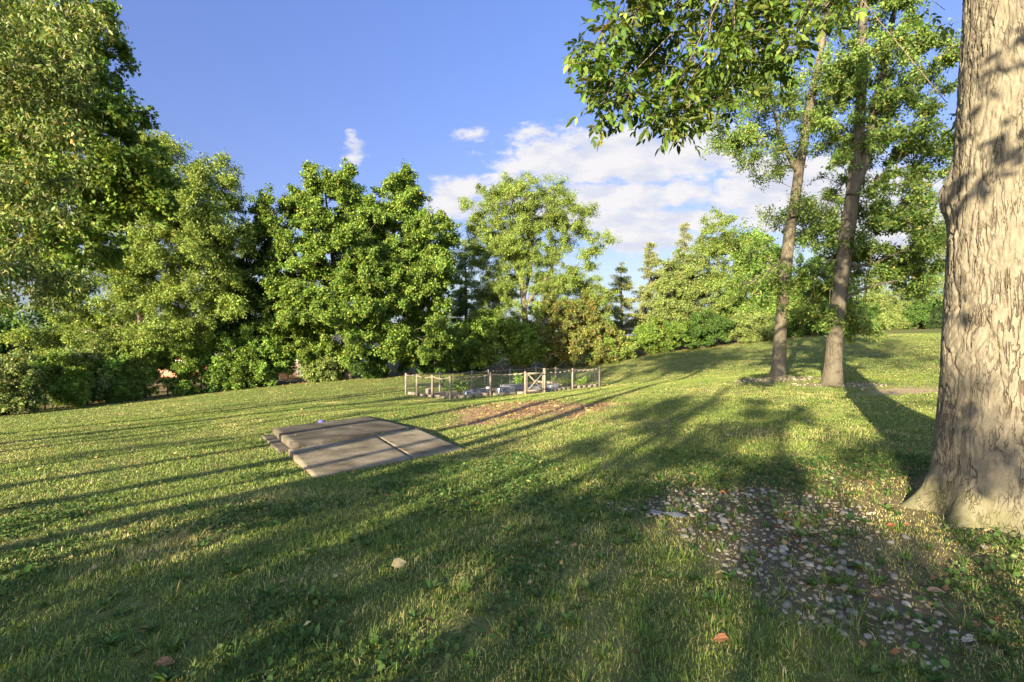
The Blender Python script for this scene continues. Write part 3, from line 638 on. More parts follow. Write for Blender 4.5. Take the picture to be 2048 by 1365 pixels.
    Pt, rt = smooth_poly(top, [.40, .34, .26, .10], 14); L1 = smooth_poly(limb, [.17, .14, .10, .07, .03], 14); L2 = smooth_poly(limb2, [.17, .13, .05], 10)
    A, B, ra, rb = grow(rng, Pt, rt, np.vstack([cl, near, side_cl, low_sp]), .0055, limbs=[L1, L2], bias=.5)
    lv, lq, k = [], [], 0
    for P_, r_ in ((Pt, rt), L1, L2):
        Vl, ql = tube_np(P_, r_, 12); lv.append(Vl); lq.append(ql+k); k += len(Vl)
    # hanging leaf clusters, near enough to show their leaflets
    PP = []; DD = []
    for c in np.vstack([near, side_cl]):
        k = rng.integers(25, 35) if c[0] < 3.4 else 6
        d = unit(rng.normal(size=(k, 3))*np.array([1, 1, .55])+np.array([-.1, 0, -.5])); PP.append(c+d*.05+np.clip(rng.normal(size=(k, 3)), -1.2, 1.2)*.11); DD.append(d)
    V, f, c, Vr, qr = compound_leaves(rng, np.vstack(PP), np.vstack(DD))
    V2, q2 = frusta(A, B, ra, rb, 6); lv += [V2, Vr]; lq += [q2+k, qr+k+len(V2)]; link_np('branches', np.vstack(lv), [np.vstack(lq)], M_bark, root, shade=True)
    idx = np.repeat(np.arange(len(cl)), 55); k = len(idx); dv = unit(rng.normal(size=(k, 3)))
    Pc = cl[idx]+dv*(rng.random((k, 1))**.5)*.85
    k2 = len(low_sp)*20; P2 = np.repeat(low_sp, 20, 0)+rng.normal(size=(k2, 3))*np.array([.15, .15, .08]); Pc = np.vstack([Pc, P2]); dv = np.vstack([dv, unit(rng.normal(size=(k2, 3)))]); k += k2
    Vc, fc, cc = leaf_mesh(Pc, unit(rng.normal(size=(k, 3))*.6+np.array([0, 0, .6])), unit(dv+np.array([0, 0, -.3])), rng.uniform(.14, .24, k), rng.uniform(.08, .13, k), pal(rng, k, *G_HICK), 0)
    link_np('crown', np.vstack([V, Vc]), [np.vstack([f, fc+len(V)])], M_leaf, root, col=np.vstack([c, cc]))
build_big_tree()

# ------------------------------------------------------------------ the pair of trunks on the lawn
G_ASH = ([(.055,.10,.018),(.09,.14,.03),(.14,.175,.045),(.20,.17,.05)], [4,4,2,.4])
def gb(px, py, Y):
    p = at(px, py, Y); p[2] = gz(p[0], p[1]); return p
Y1, Y2 = 20.0, 18.0
tr = [gb(1556, 756, Y1)]+stem([(1562, 650), (1575, 500), (1590, 400), (1600, 330), (1622, 200), (1645, 80), (1662, -80), (1670, -260)], Y1)
tree('tall_tree', 'tall tree with smooth pale sunlit trunk, left of the pair on the lawn', tr, [.27, .225, .21, .195, .18, .14, .11, .08, .04],
     [pblob(1515, 215, 20, 60, 85, 1.8), pblob(1560, 330, 20, 70, 50, 1.8), pblob(1640, 170, 20.5, 60, 110, 2), pblob(1485, 300, 19.5, 26, 35, 1), pblob(1615, 440, 20, 60, 50, 1.6),
      pblob(1450, 250, 20, 36, 60, 1.2), pblob(1680, 330, 21, 40, 70, 1.4), pblob(1505, 545, 20.5, 58, 70, 1.8), pblob(1500, 480, 21, 45, 40, 1.2), pblob(1630, -140, 20, 150, 140, 3), pblob(1540, 600, 20, 30, 40, 1)],
     220, .55, 130, .12, G_ASH, M_barksmooth, 21, wd=.45, limbs=[(stem([(1596, 345), (1572, 300), (1550, 230), (1535, 130)], 20), [.10, .08, .05, .02]), (stem([(1620, 205), (1650, 160), (1690, 120)], 20), [.08, .06, .02]),
     (stem([(1561, 592), (1545, 572), (1520, 560), (1470, 575)], 20), [.11, .08, .05, .02]), (stem([(1580, 432), (1605, 428), (1640, 432)], 19.7), [.07, .055, .02])], flare=.5, droop=.5)
tr = [gb(1664, 768, Y2)]+stem([(1672, 650), (1690, 500), (1704, 400), (1710, 340), (1722, 200), (1725, 60), (1730, -100), (1735, -300)], Y2)
tree('tall_tree', 'tall grey rough barked tree, right of the pair and forking high up', tr, [.30, .255, .24, .225, .20, .16, .13, .10, .04],
     [pblob(1745, 110, 18, 60, 110, 1.8), pblob(1805, 235, 18, 62, 75, 1.6), pblob(1690, 240, 18.4, 36, 130, 1.4), pblob(1780, 390, 18, 66, 60, 1.7), pblob(1765, 520, 18.2, 82, 52, 2.0),
      pblob(1845, 120, 18, 50, 100, 1.5), pblob(1800, 470, 18.5, 80, 70, 2.0), pblob(1840, 330, 18.5, 50, 80, 1.6), pblob(1835, 540, 19, 50, 45, 1.6), pblob(1640, 600, 18.8, 48, 75, 1.3), pblob(1712, 655, 18.5, 24, 35, .8), pblob(1660, 480, 19, 34, 45, 1.2), pblob(1760, -150, 18, 150, 150, 3)],
     270, .5, 145, .125, G_ASH, M_barkrough, 22, wd=.5, limbs=[(stem([(1703, 392), (1728, 330), (1748, 220), (1770, 120), (1790, 20), (1800, -100)], 17.9), [.17, .14, .11, .08, .06, .03]),
     (stem([(1690, 600), (1712, 585), (1745, 572), (1800, 560)], 17.8), [.08, .06, .045, .02])], flare=.6, droop=.5)

# ------------------------------------------------------------------ the edge of the wood, left to right
def edge_tree(label, base, px_trunk, r0, blobs, ncl, cr, nl, ln, palette, seed, name='tree', bark=None, Yt=None, **kw):
    Yb = base[2]; b0 = gb(*base); tr = [b0]+stem(px_trunk, Yt or Yb); n = len(tr)
    rad = [r0*(1-.85*i/(n-1)) for i in range(n)]
    return tree(name, label, tr, rad, [pblob(*b) for b in blobs], ncl, cr, nl, ln, palette, bark or M_bark, seed, **kw)
edge_tree('nearest left tree with long drooping pale leaves reaching in from the left edge', (-240, 880, 11), [(-225, 500), (-190, 200), (-150, -200)], .2,
          [(-60, 60, 10.5, 190, 190, 2), (-40, 300, 10, 160, 150, 1.8), (40, 110, 10, 120, 130, 1.4), (90, 230, 10, 70, 80, .9), (-30, 520, 10, 150, 110, 1.5), (150, 30, 10.5, 50, 60, .8), (60, 560, 10.5, 80, 50, .8)], 150, .42, 110, .105, G_CHERRY, 31, name='cherry_tree', wd=.36, droop=1.1, detail=1, tip=.007, sprays=9)
edge_tree('dark green maple leaning in at the left with a leafy tip against the sky', (-110, 885, 14.5), [(-100, 650), (-80, 450), (-40, 200), (20, -50), (40, -250)], .30,
          [(30, 120, 15, 190, 220, 2.4), (150, 290, 15, 150, 110, 1.8), (260, 245, 15, 56, 42, 1.0), (225, 330, 15, 110, 60, 1.4), (60, 450, 15, 160, 110, 2.0), (270, 385, 15, 70, 40, 1.1), (-120, 250, 15, 150, 250, 2.2)], 250, .55, 190, .135, G_MAPLE, 32, name='maple_tree', wd=.95, droop=.5, tip=.009, detail=2)
edge_tree('tall yellow green cherry with straight dark trunk and rounded top, left of the dark crown', (283, 797, 36), [(283, 700), (284, 560), (286, 430), (300, 330), (310, 280)], .32,
          [(310, 330, 36, 70, 70, 2.6), (250, 400, 36, 80, 90, 2.6), (395, 400, 36, 82, 100, 2.6), (350, 450, 35, 100, 100, 3), (330, 510, 36, 150, 120, 3.4), (300, 630, 36, 150, 80, 3), (435, 520, 36, 60, 110, 2.2), (180, 560, 36, 90, 110, 2.6), (150, 690, 35, 120, 60, 2.4)], 330, .9, 260, .165, G_YELLOW, 33, name='cherry_tree', wd=.55)
edge_tree('leafy tree with shade put into its very dark leaf colour, filling the dip between the cherry and the broad maple', (500, 776, 41), [(500, 680), (495, 560), (490, 450)], .25,
          [(480, 510, 41, 75, 90, 2.4), (520, 600, 41, 70, 90, 2.4), (455, 640, 40, 80, 80, 2.2), (545, 680, 40, 50, 60, 2)], 130, .85, 260, .19, G_DARK, 34, name='broadleaf_tree', wd=.8)  # dark palette puts the shade on this tree into its leaves
edge_tree('broad bright green maple with a rounded top, left of the twin maples', (697, 757, 40), [(690, 690), (672, 560), (660, 470), (650, 380)], .36,
          [(650, 400, 40, 75, 70, 3), (600, 460, 39, 75, 70, 2.6), (548, 428, 39, 32, 20, 1), (690, 490, 38.5, 90, 90, 3), (610, 570, 39, 90, 80, 3), (640, 625, 38, 70, 46, 2.4), (720, 580, 38, 70, 70, 2.6), (695, 690, 38, 46, 40, 1.8), (590, 650, 38.5, 60, 60, 2.2)], 235, .85, 360, .165, G_MAPLE, 35, name='maple_tree', wd=.95)
edge_tree('dense maple with a pointed second top and deep shade, right of the twin maples', (765, 755, 40.5), [(770, 690), (778, 560), (788, 450), (790, 370)], .32,
          [(790, 385, 41, 48, 50, 2), (790, 470, 41, 85, 75, 3), (860, 470, 41, 50, 45, 2), (850, 560, 41, 72, 80, 3), (790, 600, 40, 80, 80, 3), (850, 670, 40, 70, 50, 2.6), (745, 630, 39.5, 45, 40, 2), (890, 440, 41, 25, 25, 1), (800, 690, 39.5, 40, 34, 1.8)], 215, .85, 370, .165, G_MAPLE, 36, name='maple_tree', wd=.95)
edge_tree('airy yellow green locust with forked limbs showing against the clouds', (1052, 734, 47), [(1050, 640), (1042, 560), (1030, 500), (1020, 440), (1030, 385)], .34,
          [(1060, 390, 47, 75, 40, 2.6), (985, 420, 47, 58, 55, 2.4), (1130, 425, 47, 50, 45, 2.2), (1185, 475, 47, 36, 28, 1.6), (1050, 470, 47, 100, 60, 3), (1000, 540, 47, 70, 60, 2.6), (1110, 540, 46.5, 80, 55, 2.6), (1060, 610, 46, 105, 60, 2.8), (1150, 590, 46, 70, 60, 2.2), (985, 620, 46, 55, 60, 2.2), (1190, 620, 46, 36, 50, 1.8), (1000, 480, 47, 60, 60, 2.4)], 430, .8, 210, .165, G_YELLOW, 37, name='locust_tree', wd=.42, flat=.65,
          limbs=[(stem([(1046, 600), (1062, 530), (1066, 470), (1072, 400)], 47), [.20, .15, .1, .04]), (stem([(1052, 610), (1090, 560), (1120, 500), (1160, 450)], 46.6), [.16, .12, .08, .03])])
# the vine hung mound and undergrowth below the locust
def edge_shrub(label, base, blobs, ncl, cr, nl, ln, palette, seed, **kw):
    return shrub(kw.pop('name', 'shrub'), label, gb(*base), [pblob(*b) for b in blobs], ncl, cr, nl, ln, palette, seed, **kw)
edge_shrub('tangled mound of reddish brown vine draped under the locust', (1150, 730, 45), [(1130, 650, 45, 70, 60, 2.4), (1180, 640, 45, 50, 55, 2), (1105, 690, 44.5, 70, 40, 2), (1200, 690, 45, 50, 36, 1.8)], 110, .7, 230, .18, G_VINE, 41, name='vine_thicket')
edge_shrub('green thicket beneath the locust, behind the garden gate', (1010, 745, 44), [(1000, 680, 44, 60, 50, 2), (1050, 690, 44, 60, 42, 2), (960, 685, 45, 50, 50, 2)], 105, .7, 220, .18, G_MAPLE, 42, name='thicket')
edge_shrub('low leafy bush at the wood edge, right of the garden corner post', (1225, 728, 46), [(1235, 695, 46, 40, 30, 1.6), (1205, 705, 45, 40, 24, 1.4)], 50, .6, 200, .16, G_YELLOW, 43, name='bush')
edge_shrub('rounded dark bush at the foot of the pines', (1330, 702, 48), [(1330, 668, 48, 50, 32, 1.8), (1290, 680, 48, 36, 24, 1.4)], 60, .6, 210, .16, G_MAPLE, 44, name='bush')
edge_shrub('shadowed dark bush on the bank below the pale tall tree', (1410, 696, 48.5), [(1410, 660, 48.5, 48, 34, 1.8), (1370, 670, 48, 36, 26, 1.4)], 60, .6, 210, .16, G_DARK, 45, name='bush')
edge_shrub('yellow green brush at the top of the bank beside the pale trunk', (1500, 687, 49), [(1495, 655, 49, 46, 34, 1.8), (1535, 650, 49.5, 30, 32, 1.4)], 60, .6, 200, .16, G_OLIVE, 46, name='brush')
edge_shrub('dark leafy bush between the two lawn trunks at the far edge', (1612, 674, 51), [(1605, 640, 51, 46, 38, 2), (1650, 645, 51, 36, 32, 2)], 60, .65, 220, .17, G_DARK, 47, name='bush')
# conifers and pale trees right of the gap
conifer('pine_tree', 'smaller sunlit pine in the gap, left of the pine pair', gb(1243, 715, 54), 9.8, 2.6, 51, whorls=17)
conifer('pine_tree', 'taller sunlit pine in the gap, right of the pine pair', gb(1302, 706, 54), 11.6, 3.4, 52, whorls=20)
conifer('spruce_tree', 'dark pointed spruce top rising behind the yellow green trees', gb(1368, 700, 58), 14.4, 2.9, 53, whorls=26, nb=7, needles=.16, dens=60, droop=.3, up=.1)
conifer('pine_tree', 'blue green white pine showing behind the dense maple', gb(932, 745, 54), 14.2, 3.6, 54, whorls=20, palette=G_MAPLE, needles=.22)
edge_tree('yellow olive tree with bare pale stems just right of the pines', (1375, 693, 50), [(1376, 650), (1370, 580), (1366, 520)], .16,
          [(1368, 540, 50, 48, 50, 2), (1385, 610, 50, 55, 50, 2), (1345, 600, 50, 40, 50, 1.8)], 90, .75, 170, .19, G_OLIVE, 61, name='broadleaf_tree', wd=.5)
edge_tree('tall thin crowned pale yellow tree behind the bank', (1440, 690, 52), [(1440, 620), (1436, 540), (1432, 460)], .2,
          [(1430, 465, 52, 44, 48, 2), (1410, 520, 52, 50, 45, 2), (1460, 520, 52, 50, 60, 2.2), (1430, 600, 51, 70, 50, 2.4), (1480, 440, 52, 25, 25, 1)], 130, .75, 150, .19, G_YELLOW, 62, name='broadleaf_tree', wd=.45)
edge_tree('fresh green tree behind the left lawn trunk', (1520, 684, 51), [(1520, 620), (1522, 560), (1524, 500)], .2,
          [(1520, 510, 51, 50, 50, 2.2), (1500, 590, 51, 60, 50, 2.2), (1555, 580, 51, 40, 60, 2)], 110, .8, 220, .19, G_FRESH, 63, name='broadleaf_tree', wd=.6)
edge_tree('dark tree on the hilltop seen between the two lawn trunks', (1630, 672, 54), [(1630, 610), (1632, 540)], .2,
          [(1630, 560, 54, 50, 60, 2.4), (1605, 620, 54, 40, 45, 2), (1660, 610, 54, 40, 45, 2)], 80, .85, 230, .2, G_DARK, 64, name='broadleaf_tree', wd=.6)
edge_tree('bare limbed tree with wide rising branches on the right skyline', (1850, 655, 62), [(1846, 600), (1840, 570)], .26,
          [(1850, 520, 62, 55, 36, 2.4), (1820, 560, 62, 40, 30, 2), (1870, 470, 62, 35, 50, 2), (1880, 560, 62, 30, 40, 2)], 80, .8, 60, .2, G_OLIVE, 65, name='broadleaf_tree', wd=.5,
          limbs=[(stem([(1842, 580), (1866, 545), (1885, 500), (1892, 440)], 62), [.18, .13, .09, .03]), (stem([(1841, 582), (1815, 555), (1790, 525)], 62), [.15, .1, .03])])
edge_tree('small feathery tree on the right skyline, left of the bare limbed one', (1765, 658, 60), [(1764, 610), (1762, 560)], .15,
          [(1760, 570, 60, 50, 38, 2), (1790, 610, 60, 36, 30, 1.6), (1730, 610, 60, 36, 30, 1.6)], 70, .75, 110, .19, G_OLIVE, 66, name='broadleaf_tree', wd=.45)
for i, (px, w, pal_, lb, dy) in enumerate(((1722, 34, G_DARK, 'dark loose bush on the hilltop just right of the forked trunk', 0), (1775, 30, G_OLIVE, 'olive shrub in the middle of the hilltop brush', 4), (1822, 34, G_DARK, 'dark shrub on the hilltop below the bare limbed tree', -2), (1872, 30, G_SHADED, 'shrub with shade put into its nearly black leaf colour, beside the big trunk on the hilltop', 2), (1960, 60, G_DARK, 'dark brush behind the big trunk', 0))):
    edge_shrub(lb, (px, 661, 56), [(px, 640+dy, 56, w, 17, 1.6), (px+w*.4, 626+dy, 56.5, w*.5, 18, 1.2), (px-w*.7, 646, 55.5, w*.5, 12, 1.2)], 60, .55, 190, .17, pal_, 70+i, name='shrub', cat='shrub', group='brush along the hilltop')
# undergrowth along the left fence line
US = [(20, 815, 27.5, G_CHERRY, 'pale leaved bush in the lower left corner of the wood', 60, 60), (110, 805, 30, G_MAPLE, 'mid green bush between the pale leaved bush and the fence corner', 56, 56),
      (215, 790, 33, G_FRESH, 'small leaning green bush on a crooked stem', 44, 52), (345, 780, 36, G_MAPLE, 'spreading light green bush right of the straight dark trunk', 62, 66),
      (165, 800, 31.8, G_CHERRY, 'grey green scrub at the first dark fence posts', 44, 60), (262, 792, 34.2, G_YELLOW, 'thin yellowing bush just left of the straight dark trunk', 34, 56), (478, 770, 37.6, G_MAPLE, 'knee high green bush beside the leafy sapling', 40, 46),
      (425, 772, 37, G_FRESH, 'waist high bush in front of the brick house', 44, 62), (520, 752, 38.5, G_FRESH, 'grey green leafy sapling hiding the red fence', 56, 62),
      (620, 748, 39.5, G_MAPLE, 'slim dark green sapling in front of the pale house', 36, 70), (650, 752, 39.5, G_OLIVE, 'low weedy bush under the broad maple', 34, 26),
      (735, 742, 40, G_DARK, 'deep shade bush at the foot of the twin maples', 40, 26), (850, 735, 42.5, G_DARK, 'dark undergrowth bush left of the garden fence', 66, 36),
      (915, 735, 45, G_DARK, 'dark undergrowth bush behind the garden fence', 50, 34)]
for i, (px, py, Y, pl, lb, rx, ry) in enumerate(US):
    b = on(px, Y); pyb = CY-(b[2]-EYE)/Y*F
    edge_shrub(lb, (px, pyb, Y), [(px, pyb-ry*1.05, Y, rx, ry, 1.4), (px+rx*.4, pyb-ry*.6, Y, rx*.6, ry*.6, 1.1)], 46, .5, 190, .13 if Y < 34 else .16, pl, 80+i, name='sapling' if 'sapling' in lb else 'bush', stems=3)

# ------------------------------------------------------------------ trees behind the viewer that shade the lawn
def behind(u, D):
    p = -D*AV+u*LV; return np.array([p[0], p[1], gz(p[0], p[1])])
def shade_tree(label, u, D, hbole, blobs, ncl, cr, nl, seed, r=.2, lean=(0, 0), name='shade_tree', pl=G_MAPLE, ln=.115):
    b = behind(u, D); top = b+np.array([lean[0], lean[1], hbole]); bl = [(b[0]+LV[0]*du+AV[0]*da, b[1]+LV[1]*du+AV[1]*da, b[2]+h, rr, rr, rv) for du, da, h, rr, rv in blobs]
    return tree(name, label, [b, (b+top)/2+np.array([.1, 0, 0]), top], [r, r*.88, r*.6], bl, ncl, cr, nl, ln, pl, M_bark, seed, wd=.8)
#           u     D   bole   blobs (across, along, height, radius, half height)
SHADE = [(-6.0, 17, 14, [(0, 0, 16, 3, 2.6)], 50, .8, 110, .25, .25), (-8.0, 15, 13, [(0, 0, 15, 2.6, 2.2)], 45, .8, 110, .22, .1), (-9.7, 16, 13, [(0, 0, 15.5, 3.2, 2.6)], 50, .8, 110, .21, -.9), (-6.9, 13, 12, [(0, 0, 14, 2.4, 2.0)], 30, .7, 100, .10, .5),
         (-5.1, 14, 6.5, [(0, 0, 4.9, .75, 1.9)], 11, .5, 95, .10, 0), (-3.3, 15, 6.5, [(0, 0, 5.0, .85, 2.1), (.2, 0, 7.0, .8, .8)], 13, .5, 95, .10, .1), (-1.6, 14, 6.5, [(0, 0, 4.6, .8, 2.0)], 12, .5, 95, .10, -.1), (-.3, 17, 8, [(-.4, 0, 7.2, 1.7, 1.0), (0, 0, 5.4, .7, 1.6)], 17, .52, 90, .11, 0),
         (1.1, 14, 5.6, [(0, 0, 4.4, .8, 1.6)], 11, .5, 95, .10, 0), (2.4, 15, 6.6, [(0, 0, 5.2, .6, 1.5)], 7, .5, 95, .10, 0), (3.9, 15, 7.4, [(0, 0, 6.6, 1.3, 1.9)], 12, .6, 95, .11, 0), (-2.6, 22, 11, [(0, 0, 9.4, 2.2, 1.0)], 13, .55, 80, .15, .3),
         (-12.4, 17, 9.5, [(0, 0, 7.0, 2.4, 2.6)], 10, .34, 45, .12, .4), (-15.4, 19, 11, [(0, 0, 9, 2.4, 2.2)], 11, .4, 55, .14, -.3), (-18.2, 21, 11, [(0, 0, 9, 2.8, 2.6)], 12, .45, 55, .16, .4), (-23, 20, 12, [(0, 0, 9.5, 2.8, 2.6)], 9, .45, 55, .16, .6)]
for i, (u, D, hb, bl, ncl, cr, nl, r, lean) in enumerate(SHADE):
    shade_tree('tree standing behind the viewer, casting shade across the lawn', u, D, hb, bl, ncl, cr, nl, 120+i, r, (lean*LV[0], lean*LV[1]))
for o in C.objects:
    if o.name.startswith('shade_tree'): o['group'] = 'trees behind the viewer'

# ------------------------------------------------------------------ houses beyond the trees
M_siding = tri(mat('pale_siding', rough=.8), 3, ((.36,.35,.32),(.46,.45,.42),(.52,.51,.47)), stretch=(.2,.2,8))
M_roof = tri(mat('roof_shingle', rough=.95, spec=.1), 6, ((.10,.09,.085),(.17,.15,.14),(.24,.21,.20)), bump=.4, bscale=40)
M_brick = tri(mat('red_brick', rough=.9), 12, ((.20,.09,.06),(.28,.13,.085),(.33,.19,.13)), stretch=(1,1,4))
M_glass = mat('window_glass', (.03,.035,.04), .08, .6)
M_redwood = tri(mat('red_fence_wood', rough=.9), 8, ((.25,.12,.07),(.36,.19,.11),(.46,.27,.16)), stretch=(1,1,.2))
M_red = mat('red_paint', (.42,.06,.05), .6)
def house(name, label, px0, px1, Y, h, ridge, depth, wallm, wins, gable=True):
    a = on(px0, Y); b = on(px1, Y); z = min(a[2], b[2])-.2; w = b[0]-a[0]; root = empty(name, ((a[0]+b[0])/2, Y, z)); tag(root, label, 'house')
    mb = MB(); mb.box(((a[0]+b[0])/2, Y+depth/2, z+h/2), (w, depth, h))
    xc = (a[0]+b[0])/2
    if gable:
        mb.add([(a[0], Y, z+h), (b[0], Y, z+h), (xc, Y, z+ridge), (a[0], Y+depth, z+h), (b[0], Y+depth, z+h), (xc, Y+depth, z+ridge)], t=[(0, 1, 2), (4, 3, 5)])
    mb.build('wall', wallm, root)
    rf = MB(); th = .18; e = .45
    if gable:
        for s, xe in ((-1, a[0]), (1, b[0])):
            dx = xe-xc; k = (ridge-h)/abs(dx); xo = xe+s*e; zo = z+h-e*k
            p = [(xc, Y-e), (xo, Y-e), (xo, Y+depth+e), (xc, Y+depth+e)]; zz = [z+ridge, zo, zo, z+ridge]
            V = [(p[i][0], p[i][1], zz[i]+.02) for i in range(4)]+[(p[i][0], p[i][1], zz[i]+th) for i in range(4)]
            rf.add(V, [(0,1,2,3),(4,7,6,5),(0,4,5,1),(1,5,6,2),(2,6,7,3),(3,7,4,0)])
    else:
        V = []
        for zz in (.02, th): V += [(a[0]-e, Y-e, z+h+zz-.1), (b[0]+e, Y-e, z+h+zz-.1), (b[0]+e, Y+depth/2, z+ridge+zz), (a[0]-e, Y+depth/2, z+ridge+zz)]
        rf.add(V, [(0,1,2,3),(4,7,6,5),(0,4,5,1),(1,5,6,2),(2,6,7,3),(3,7,4,0)])
        V = []
        for zz in (.02, th): V += [(a[0]-e, Y+depth/2+.004, z+ridge+zz), (b[0]+e, Y+depth/2+.004, z+ridge+zz), (b[0]+e, Y+depth+e, z+h+zz-.1), (a[0]-e, Y+depth+e, z+h+zz-.1)]
        rf.add(V, [(0,1,2,3),(4,7,6,5),(0,4,5,1),(1,5,6,2),(2,6,7,3),(3,7,4,0)])
    rf.build('roof', M_roof, root)
    for wx, wz, ww, wh in wins:
        x = (wx-CX)/F*Y; f = MB()
        for s in (-1, 1): f.box((x+s*ww/2, Y-.03, z+wz), (.09, .08, wh+.09)); f.box((x, Y-.032, z+wz+s*wh/2), (ww-.09, .08, .09))
        fo = f.build('window', M_white, root); MB().box((x, Y-.015, z+wz), (ww-.09, .03, wh-.09)).build('pane', M_glass, fo)
    return root
house('gable_house', 'pale grey gabled house half hidden behind the broad maple', 592, 822, 54, 3.4, 5.7, 9, M_siding, [(655, 2.6, 1.5, 1.5), (760, 2.6, 1.5, 1.5)])
house('brick_house', 'low brick house with a shallow grey roof behind the left trees', 300, 480, 56, 2.6, 4.0, 8, M_brick, [(350, 1.5, 1.6, 1.1), (455, 1.5, 1.4, 1.1)], gable=False)
house('white_house', 'small white house glimpsed behind the locust undergrowth', 958, 1010, 72, 2.6, 4.2, 8, M_white, [(985, 1.6, 1.0, 1.0)])
house('white_building', 'white low building just showing left of the red shed through the gap', 1262, 1300, 78, 2.6, 3.6, 6, M_white, [(1280, 1.4, 1.2, .9)], gable=False)
house('red_shed', 'tiny red shed visible through the gap beneath the pines', 1308, 1328, 78, 2.6, 3.9, 5, M_red, [(1318, 1.5, .5, .6)])
def picket():
    root = empty('picket_fence', on(570, 49).tolist()); tag(root, 'reddish wooden picket fence left of the pale house', 'fence')
    mb = MB(); rl = MB()
    for i, x in enumerate(np.linspace((532-CX)/F*49, (602-CX)/F*49, 26)):
        z = gz(x, 49); mb.box((x, 49, z+.85), (.10, .03, 1.7))
    mb.build('picket_panel', M_redwood, root)
    a = on(532, 49); b = on(602, 49)
    for h in (.4, 1.4): MB().bar(a+np.array([0, .045, h]), b+np.array([0, .045, h]), .05, .09).build('rail', M_redwood, root)
picket()
def wire_fence():
    pts = [(90, 29.8), (173, 32), (267, 34.3), (335, 36), (402, 36.9), (470, 37.6), (545, 38.6), (620, 39.6)]
    root = empty('wire_fence', on(300, 30).tolist()); tag(root, 'sagging wire fence on dark posts along the left wood edge', 'fence')
    ps = [on(*p) for p in pts]
    for p in ps: MB().box(p+np.array([0, 0, .55]), (.06, .06, 1.4)).build('post', M_black, root)
    w = MB()
    for a, b in zip(ps[:-1], ps[1:]):
        for h in (.25, .55, .85, 1.15): w.bar(a+np.array([0, -.04, h]), b+np.array([0, -.04, h]), .012, .012)
    w.build('wires', M_wire, root)
wire_fence()
def far_woods():
    rng = np.random.default_rng(77); cl = []
    for px in np.arange(-700, 2750, 9):
        az = math.atan((px-CX)/F); Rr = rng.uniform(95, 125); x = Rr*math.sin(az); y = Rr*math.cos(az)
        top = np.interp(px, [-700, 500, 900, 1180, 1240, 1340, 1450, 2000, 2750], [9, 8, 7, 5, 3.0, 3.0, 6, 7, 7])*rng.uniform(.7, 1.2); z = gz(x, y)
        for k in range(5): cl.append((x+rng.normal(0, 2), y+rng.normal(0, 2), z+top*(k+.4)/5))
    V, f, c = foliage(rng, np.array(cl), 1.7, 70, .5, .7, G_DARK); o = link_np('distant_woods', V, [f], M_leaf, col=c); tag(o, kind='stuff', label='far dark line of woodland beyond the houses', cat='woodland')
far_woods()

# ------------------------------------------------------------------ concrete slabs
def slab(name, label, tops, th, m, cuts=None, parts=('panel',)):
    T = np.array(tops, float); ctr = T.mean(0); root = empty(name, (ctr-np.array([0, 0, th])).tolist()); tag(root, label, 'slab')
    def prism(Q):
        nx = 22; u = np.linspace(0, 1, nx); g = np.array([[(Q[0]*(1-a)+Q[1]*a)*(1-b)+(Q[3]*(1-a)+Q[2]*a)*b for a in u] for b in u])
        rng = np.random.default_rng(3); jag = (rng.random((nx, nx, 3))-.5)*.012; jag[1:-1, 1:-1] = 0; g = g+jag; g[:, :, 2] = g[:, :, 2]+.008*(fbm2(g[:, :, 0]*2, g[:, :, 1]*2, 3, 8)-.5)
        V = g.reshape(-1, 3); i = np.arange(nx-1)[:, None]*nx; j = np.arange(nx-1)[None, :]; q = np.stack([i+j, i+j+1, i+nx+j+1, i+nx+j], -1).reshape(-1, 4)
        edge = [(0, k) for k in range(nx)]+[(k, nx-1) for k in range(1, nx)]+[(nx-1, k) for k in range(nx-2, -1, -1)]+[(k, 0) for k in range(nx-2, 0, -1)]
        e = np.array([a*nx+b for a, b in edge]); lo = V[e].copy(); lo[:, 2] -= th; n0 = len(V); V = np.vstack([V, lo]); k = np.arange(len(e)); k2 = (k+1) % len(e)
        return V, np.vstack([q, np.stack([e[k], n0+k, n0+k2, e[k2]], -1)])
    if cuts is None:
        V, q = prism(T); link_np('panel', V, [q], m, root)
    else:
        t0, t1, g = cuts
        lerp = lambda a, b, t: a+(b-a)*t
        for (A, B, C_, D) in ((T[0], lerp(T[0], T[1], t0-g), lerp(T[3], T[2], t1-g), T[3]), (lerp(T[0], T[1], t0+g), T[1], T[2], lerp(T[3], T[2], t1+g))):
            V, q = prism(np.array([A, B, C_, D])); link_np('panel', V, [q], m, root)
    return root
A_ = at(628, 957, 7.1); B_ = at(929, 897, 9.5); C_ = at(832, 856, 11.75); D_ = at(576, 899, 9.3)
for P in (A_, B_, C_, D_): P[2] += .004
slab('concrete_slab', 'lower flat pale concrete slab with a joint across it, nearest the viewer', [A_, B_, C_, D_], .22, M_conc, (.60, .63, .0013))
D2 = at(585, 888, 9.42); C2 = at(829, 854.5, 11.78); E2 = at(739, 832, 14.9); G2 = at(545, 857, 12.5)
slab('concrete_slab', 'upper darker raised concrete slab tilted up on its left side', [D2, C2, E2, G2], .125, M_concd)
off = np.array([-.26, -.02, -.16]); s1 = D2+off+np.array([.0, .05, 0]); s2 = G2+off
slab('concrete_footing', 'narrow dark broken footing showing under the left side of the raised slab', [s1, s1+np.array([.55, .6, 0]), s2+np.array([.75, .2, 0]), s2], .14, M_concd)
